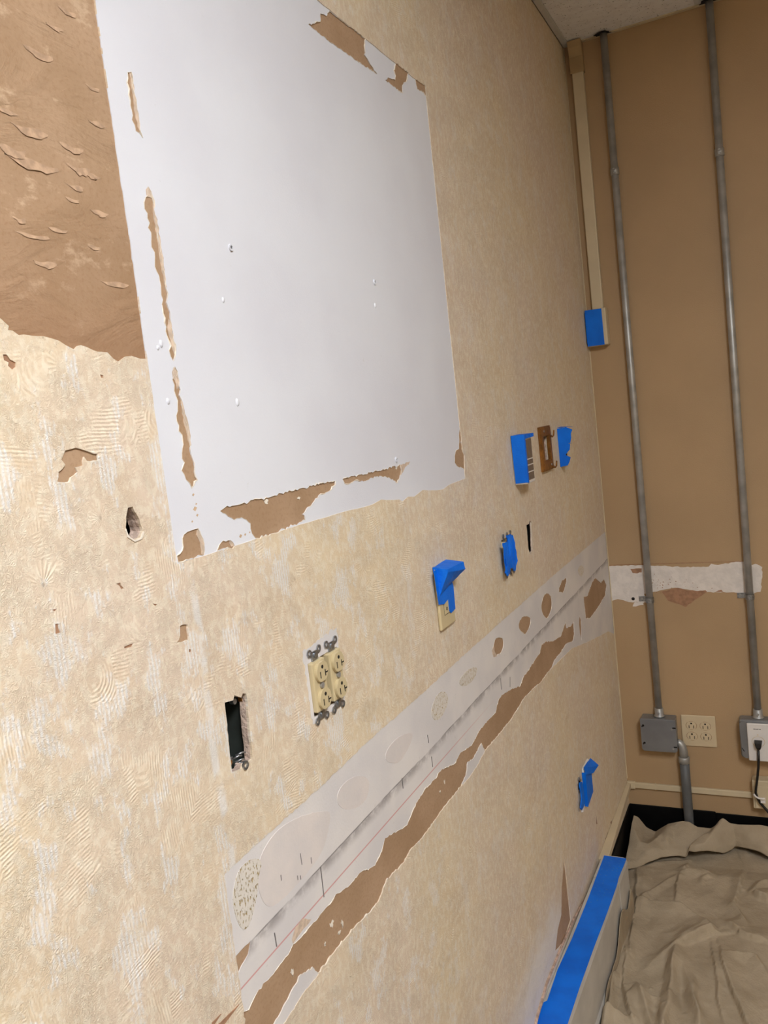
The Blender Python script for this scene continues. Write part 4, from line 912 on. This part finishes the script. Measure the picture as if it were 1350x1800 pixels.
# ------------------------------------------------------------------ baseboard heater with tape along its top
HZ = .2050
t = thing('baseboard_heater', 'long low grey baseboard heater along the papered wall', 'heater', (.04, 1.6, 0))
def hx(y): return .0715+(.0845-.0715)*(y-1.70)/(2.425-1.70)
HY0, HY1 = .60, 2.4300
def prof(y):
    r = hx(y); l = max(.0015, .0125*(y-1.75)/.68)
    return [(l, .004), (r+.004, .004), (r+.006, .030), (r+.001, .040), (r+.001, HZ-.014), (r-.003, HZ-.003), (r-.010, HZ), (l, HZ)]
mb = MB(); ysn = [HY0, 1.0, 1.4, 1.8, 2.1, 2.300]; R = [[mb.bm.verts.new((x, y, z)) for x, z in prof(y)] for y in ysn]
for A, Bq in zip(R, R[1:]):
    for i in range(8): mb.bm.faces.new((A[i], A[(i+1) % 8], Bq[(i+1) % 8], Bq[i]))
mb.bm.faces.new(R[0]); mb.bm.faces.new(R[-1][::-1]); mb.build('body', M['heater'], t)
mb = MB(); R = [[mb.bm.verts.new((x+(.0015 if i in (1, 2, 3, 4, 5) else 0), y, z+(.0008 if i > 4 else 0))) for i, (x, z) in enumerate(prof(y))] for y in (2.3015, HY1)]
for i in range(8): mb.bm.faces.new((R[0][i], R[0][(i+1) % 8], R[1][(i+1) % 8], R[1][i]))
mb.bm.faces.new(R[0]); mb.bm.faces.new(R[1][::-1]); mb.build('end_cap', M['heater'], t)
mb = MB(); mb.box((.02, HY0, .045), (.06, HY1-.02, .050)) ; mb.bm.free()
t2 = [on_level(x, y, HZ+.0016) for x, y in ((1062, 1504), (1100.4, 1509), (1099.5, 1515), (1088, 1542), (1084, 1558), (1067.6, 1604), (1044.4, 1665), (1019.6, 1734), (998, 1800))]
end_r = t2[-1]+(t2[-1]-t2[-4])*1.6
t3 = [on_level(x, y, HZ+.0016) for x, y in ((942, 1800), (955.5, 1762), (961.8, 1759), (980.4, 1704), (1005, 1650.7), (1033.8, 1579.5))]
end_l = Vector((.0025, end_r.y, HZ+.0016))
mb = MB(); P = [(p.x, p.y) for p in t2]+[(end_r.x, end_r.y), (end_l.x, end_l.y)]+[(max(.001, p.x), p.y) for p in t3]
mb.prism(P, HZ+.0012, HZ+.0020); mb.build('top_tape', M['tapedot'], t)['label'] = 'strip of blue masking tape on top of the heater'
e0 = [p for p in t2[:2]]; sheet([e0[0]+Vector((0, .0, 0)), e0[1], e0[1]+Vector((0, .003, -.008)), e0[0]+Vector((0, .003, -.008))], M['tape'], 'tape_end', t, seed=11, amp=.0003)
# caulk between heater and wall
mb = MB(); cp = [on_left(x, y, .004) for x, y in ((1031, 1573), (1010, 1615), (985, 1672), (962, 1730), (945, 1790), (936, 1830))]
cp = [Vector((.002+.004*(i == 0), p.y, p.z)) for i, p in enumerate(cp)]
mb.tube(cp, [.002, .0032, .0036, .0038, .004, .004], 8); struct(mb.build('trim_4', M['caulk']), 'reddish old caulk bead along the wall above the heater')

# ------------------------------------------------------------------ drop cloth on the floor
RID = []     # traced folds: (points on the cloth, height, half width, kind)
def fold(px, h, w, kind='r'):
    P = [on_level(x, y, .03) for x, y in px]; RID.append(([(p.x, p.y) for p in P], h, w, kind))
# kind r: sharp ridge; a / b: pleat lying over its neighbour, high side left / right of the traced direction
fold([(1128, 1512), (1112, 1552), (1104, 1600), (1098, 1660), (1090, 1720)], .022, .020)
fold([(1136, 1512), (1120, 1560), (1112, 1620), (1106, 1680)], .018, .030, 'a')
fold([(1140, 1514), (1175, 1503), (1212, 1502)], .012, .016, 'b')
fold([(1214, 1500), (1210, 1512), (1202, 1526)], .022, .022, 'b')
fold([(1196, 1532), (1222, 1527), (1240, 1524)], .020, .030, 'b')
fold([(1240, 1523), (1244, 1536), (1247, 1546)], .012, .020)
fold([(1122, 1580), (1155, 1558), (1190, 1534)], .010, .018, 'b')
fold([(1195, 1530), (1190, 1556), (1188, 1584)], .012, .018, 'a')
fold([(1120, 1578), (1160, 1585), (1200, 1592), (1245, 1618), (1252, 1632)], .014, .045, 'b')
fold([(1236, 1540), (1232, 1556)], .008, .012)
fold([(1290, 1484), (1308, 1510), (1303, 1552), (1290, 1588), (1305, 1610)], .014, .025, 'b')
fold([(1320, 1567), (1332, 1576), (1352, 1584)], .030, .060, 'a')
fold([(1320, 1567), (1335, 1556), (1352, 1540)], .014, .014)
fold([(1288, 1582), (1300, 1600), (1315, 1622)], .012, .016, 'b')
fold([(1298, 1472), (1310, 1488), (1318, 1496)], .018, .014)
fold([(1192, 1664), (1222, 1651), (1243, 1643), (1268, 1640)], .026, .060, 'a')
fold([(1225, 1650), (1246, 1640), (1264, 1630)], .012, .014, 'a')
fold([(1130, 1702), (1155, 1682), (1190, 1660), (1240, 1620)], .010, .022)
fold([(1270, 1616), (1300, 1642), (1352, 1658)], .018, .050, 'a')
fold([(1190, 1662), (1184, 1700), (1178, 1745), (1172, 1800), (1165, 1860)], .034, .018)
fold([(1198, 1664), (1204, 1700), (1212, 1730), (1222, 1765), (1228, 1800), (1234, 1860)], .016, .018)
fold([(1248, 1650), (1256, 1690), (1262, 1745), (1270, 1800)], .012, .018, 'a')
fold([(1262, 1655), (1272, 1700), (1290, 1745), (1312, 1800), (1335, 1850)], .020, .035, 'a')
fold([(1222, 1720), (1224, 1760), (1232, 1800)], .014, .016, 'b')
fold([(1278, 1672), (1330, 1676), (1350, 1712)], .012, .030, 'b')
fold([(1094, 1600), (1085, 1680), (1078, 1730), (1066, 1790), (1060, 1850)], .026, .016)
fold([(1098, 1660), (1096, 1730), (1104, 1770), (1110, 1800)], .018, .020, 'a')
fold([(1042, 1758), (1060, 1735), (1082, 1710)], .040, .022)
fold([(1046, 1788), (1072, 1780), (1098, 1784)], .024, .030, 'b')
fold([(1078, 1715), (1074, 1760), (1070, 1800)], .012, .010)
fold([(1100, 1734), (1122, 1732), (1128, 1748), (1140, 1752), (1172, 1750)], .020, .040, 'b')
fold([(1122, 1733), (1130, 1765), (1146, 1800), (1156, 1850)], .024, .016)
fold([(1160, 1760), (1164, 1800), (1170, 1850)], .016, .014)
def seg_d(x, y, a, b):
    dx, dy = b[0]-a[0], b[1]-a[1]; l = dx*dx+dy*dy or 1e-9; t = max(0, min(1, ((x-a[0])*dx+(y-a[1])*dy)/l))
    return math.hypot(x-a[0]-t*dx, y-a[1]-t*dy), t
CX0, CX1, CY0, CY1 = .060, 1.05, 1.30, D-.0535
NX, NY = 230, 360
for r in RID:
    q = r[0]; r_ = r[2]*3; 
BB = [(min(p[0] for p in r[0])-r[2]*2, min(p[1] for p in r[0])-r[2]*2, max(p[0] for p in r[0])+r[2]*2, max(p[1] for p in r[0])+r[2]*2) for r in RID]
def cloth_h(x, y):
    wx = x+.007*noise.noise(Vector((x*14, y*14, 3))); wy = y+.008*noise.noise(Vector((x*12, y*12, 8)))
    h = .014+.010*noise.noise(Vector((x*4, y*4, 1)))
    # creased facets: sharp ridges where flat planes of stiff canvas meet
    v = noise.voronoi(Vector((wx*9.0, wy*5.5, 2.3)))[0]; h += .010*min(1.0, v[0])
    v = noise.voronoi(Vector((wx*17+wy*6, wy*10-wx*3, 7.1)))[0]; h += .006*min(1.0, v[0])
    v = noise.voronoi(Vector((wx*40-wy*11, wy*26, 4.4)))[0]; h += .0022*min(1.0, v[0])
    top = 0
    for (P, hh, w, kd), b in zip(RID, BB):
        if not (b[0] < wx < b[2] and b[1] < wy < b[3]): continue
        best = 9; n = len(P)-1; tb = 0; sd = 1
        for i in range(n):
            d, t = seg_d(wx, wy, P[i], P[i+1])
            if d < best:
                best = d; tb = (i+t)/n; A, B = P[i], P[i+1]
                sd = (B[0]-A[0])*(wy-A[1])-(B[1]-A[1])*(wx-A[0])
        if best < w*1.5:
            f = max(0, 1-best/(w*1.5)); e = min(1, 4*min(tb, 1-tb)+.25)
            if kd == 'r': f = f**1.25
            elif (sd > 0) == (kd == 'a'): f = f**1.1
            else: f = max(0, 1-best/.005)*.5
            top += hh*f*e
    return h+min(top, .09)
EDGE = []
for q in ((1020, 1800), (1036, 1766), (1052, 1732), (1070, 1690), (1083, 1650), (1089, 1606), (1103, 1575), (1106, 1530)):
    d = ray(*q); k = (.094-CAM.x)/d.x; p = CAM+k*d; EDGE.append((p.y, max(.01, min(.17, p.z))))
def edge_z(y):
    if y <= EDGE[0][0]: return EDGE[0][1]
    for (a, b), (c, d) in zip(EDGE, EDGE[1:]):
        if y <= c: return b+(d-b)*(y-a)/max(1e-6, c-a)
    return EDGE[-1][1]*max(0, 1-(y-EDGE[-1][0])/.08)
EDGE.sort()
bm = bmesh.new(); g = []
for j in range(NY+1):
    row = []
    for i in range(NX+1):
        x = CX0+(CX1-CX0)*i/NX; y = CY0+(CY1-CY0)*j/NY
        h = cloth_h(x, y)
        if y > 2.70: h *= max(.35, 1-(y-2.70)/.12)      # lies flat under the gathered flap
        yy = y
        h *= min(1, .3+i/16)
        ez = edge_z(y)*(.28+.30*noise.noise(Vector((y*9, 3, 1)))+.45*min(1, max(0, (y-2.0)/.25)))*max(0, 1-i/(10+6*noise.noise(Vector((y*14, 0, 6)))))**1.2; h = max(h, ez) if ez > .012 else h
        lf = max(0, 1-i/30); xx = x+.008*noise.noise(Vector((0, y*7, 4)))*lf-.034*lf*min(1, max(0, (y-2.5)/.2))
        row.append(bm.verts.new((max(xx, hx(min(y, 2.43))+.0095 if y < 2.44 else .012), min(yy, D-.0535), max(h, .004))))
    g.append(row)
for j in range(NY):
    for i in range(NX): bm.faces.new((g[j][i], g[j][i+1], g[j+1][i+1], g[j+1][i])).smooth = True
# gathered flap folded back over the sheet and propped against the end wall
def interp(P, x):
    if x <= P[0][0]: return P[0][1]
    for (a, b), (c, d) in zip(P, P[1:]):
        if x <= c: return b+(d-b)*(x-a)/(c-a)
    return P[-1][1]
TOPL = [(p.x, p.z) for p in (on_back(x, y, .058) for x, y in ((1100, 1446), (1106, 1436), (1113, 1434), (1122, 1438), (1136, 1455), (1152, 1463), (1165, 1455), (1175, 1449), (1200, 1445), (1212, 1446), (1225, 1454), (1250, 1457), (1258, 1452), (1267, 1441), (1272, 1440), (1283, 1449), (1297, 1451), (1315, 1450), (1335, 1451), (1350, 1454), (1420, 1456), (1500, 1460)))]
FRL = [(p.x, p.y) for p in (on_level(x, y, .045) for x, y in ((1099, 1517), (1120, 1513), (1140, 1505), (1165, 1497), (1190, 1493), (1206, 1495), (1222, 1500), (1245, 1495), (1275, 1487), (1292, 1480), (1320, 1490), (1350, 1500), (1420, 1506), (1500, 1510)))]
FF = []
def ffold(px, h, w, kd='r'):
    FF.append(([(p.x, p.y) for p in (on_level(x, y, .06) for x, y in px)], h, w, kd))
ffold([(1106, 1438), (1112, 1462), (1124, 1482), (1140, 1484), (1156, 1474), (1172, 1456)], .022, .024)
ffold([(1172, 1452), (1174, 1468), (1173, 1484)], .016, .014)
ffold([(1186, 1464), (1196, 1455), (1210, 1453)], .016, .016, 'a')
ffold([(1200, 1494), (1222, 1480), (1246, 1470)], .022, .024, 'b')
ffold([(1208, 1498), (1240, 1486), (1252, 1478), (1264, 1458), (1271, 1443)], .030, .022)
ffold([(1271, 1443), (1290, 1462), (1320, 1480), (1360, 1494)], .024, .026)
ffold([(1335, 1452), (1336, 1470)], .014, .014)
ffold([(1110, 1490), (1130, 1494), (1170, 1484)], .010, .020)
NU, NV = 200, 44
fx0, fx1 = FRL[0][0]-.004, CX1
fg = []
for j in range(NV+1):
    v = j/NV; row = []
    for i in range(NU+1):
        x = fx0+(fx1-fx0)*i/NU; yb = D-.056; yf = interp(FRL, x); zt = max(.035, interp(TOPL, x))
        y = yf+(yb-yf)*v
        z = .034+(zt-.034)*v**1.5+.004*math.sin(v*math.pi)
        top = 0
        for P, hh, w, kd in FF:
            best = 9; n = len(P)-1; tb = 0; sd = 1
            for k in range(n):
                d, t = seg_d(x, y, P[k], P[k+1])
                if d < best: best = d; tb = (k+t)/n; sd = (P[k+1][0]-P[k][0])*(y-P[k][1])-(P[k+1][1]-P[k][1])*(x-P[k][0])
            if best < w*1.5:
                f = max(0, 1-best/(w*1.5))
                if kd != 'r' and (sd > 0) != (kd == 'a'): f = max(0, 1-best/.005)*.5
                top += hh*f*min(1, 4*min(tb, 1-tb)+.3)
        z += top*(1-v**3)+.005*min(1, noise.voronoi(Vector((x*16, y*12, 1.7)))[0][0])
        e = max(0, 1-v/.10); z -= .016*e*e                 # the hem rolls under
        row.append(bm.verts.new((x, y, z)))
    fg.append(row)
for j in range(NV):
    for i in range(NU): bm.faces.new((fg[j][i], fg[j][i+1], fg[j+1][i+1], fg[j+1][i])).smooth = True
bk = [bm.verts.new((v.co.x, D-.0535, max(.006, v.co.z-.006))) for v in fg[-1]]; bk2 = [bm.verts.new((v.co.x, D-.0525, .004)) for v in fg[-1]]
for A, B in ((fg[-1], bk), (bk, bk2)):
    for i in range(NU): bm.faces.new((A[i], A[i+1], B[i+1], B[i])).smooth = True
me = bpy.data.meshes.new('drop_cloth'); bm.to_mesh(me); bm.free(); me.materials.append(M['cloth'])
o = bpy.data.objects.new('drop_cloth', me); COL.objects.link(o)
tag(o, 'rumpled beige canvas drop cloth spread over the floor', 'cloth')
m = o.modifiers.new('smooth', 'SUBSURF'); m.levels = 1; m.render_levels = 1
m = o.modifiers.new('thickness', 'SOLIDIFY'); m.thickness = .0012; m.offset = -1
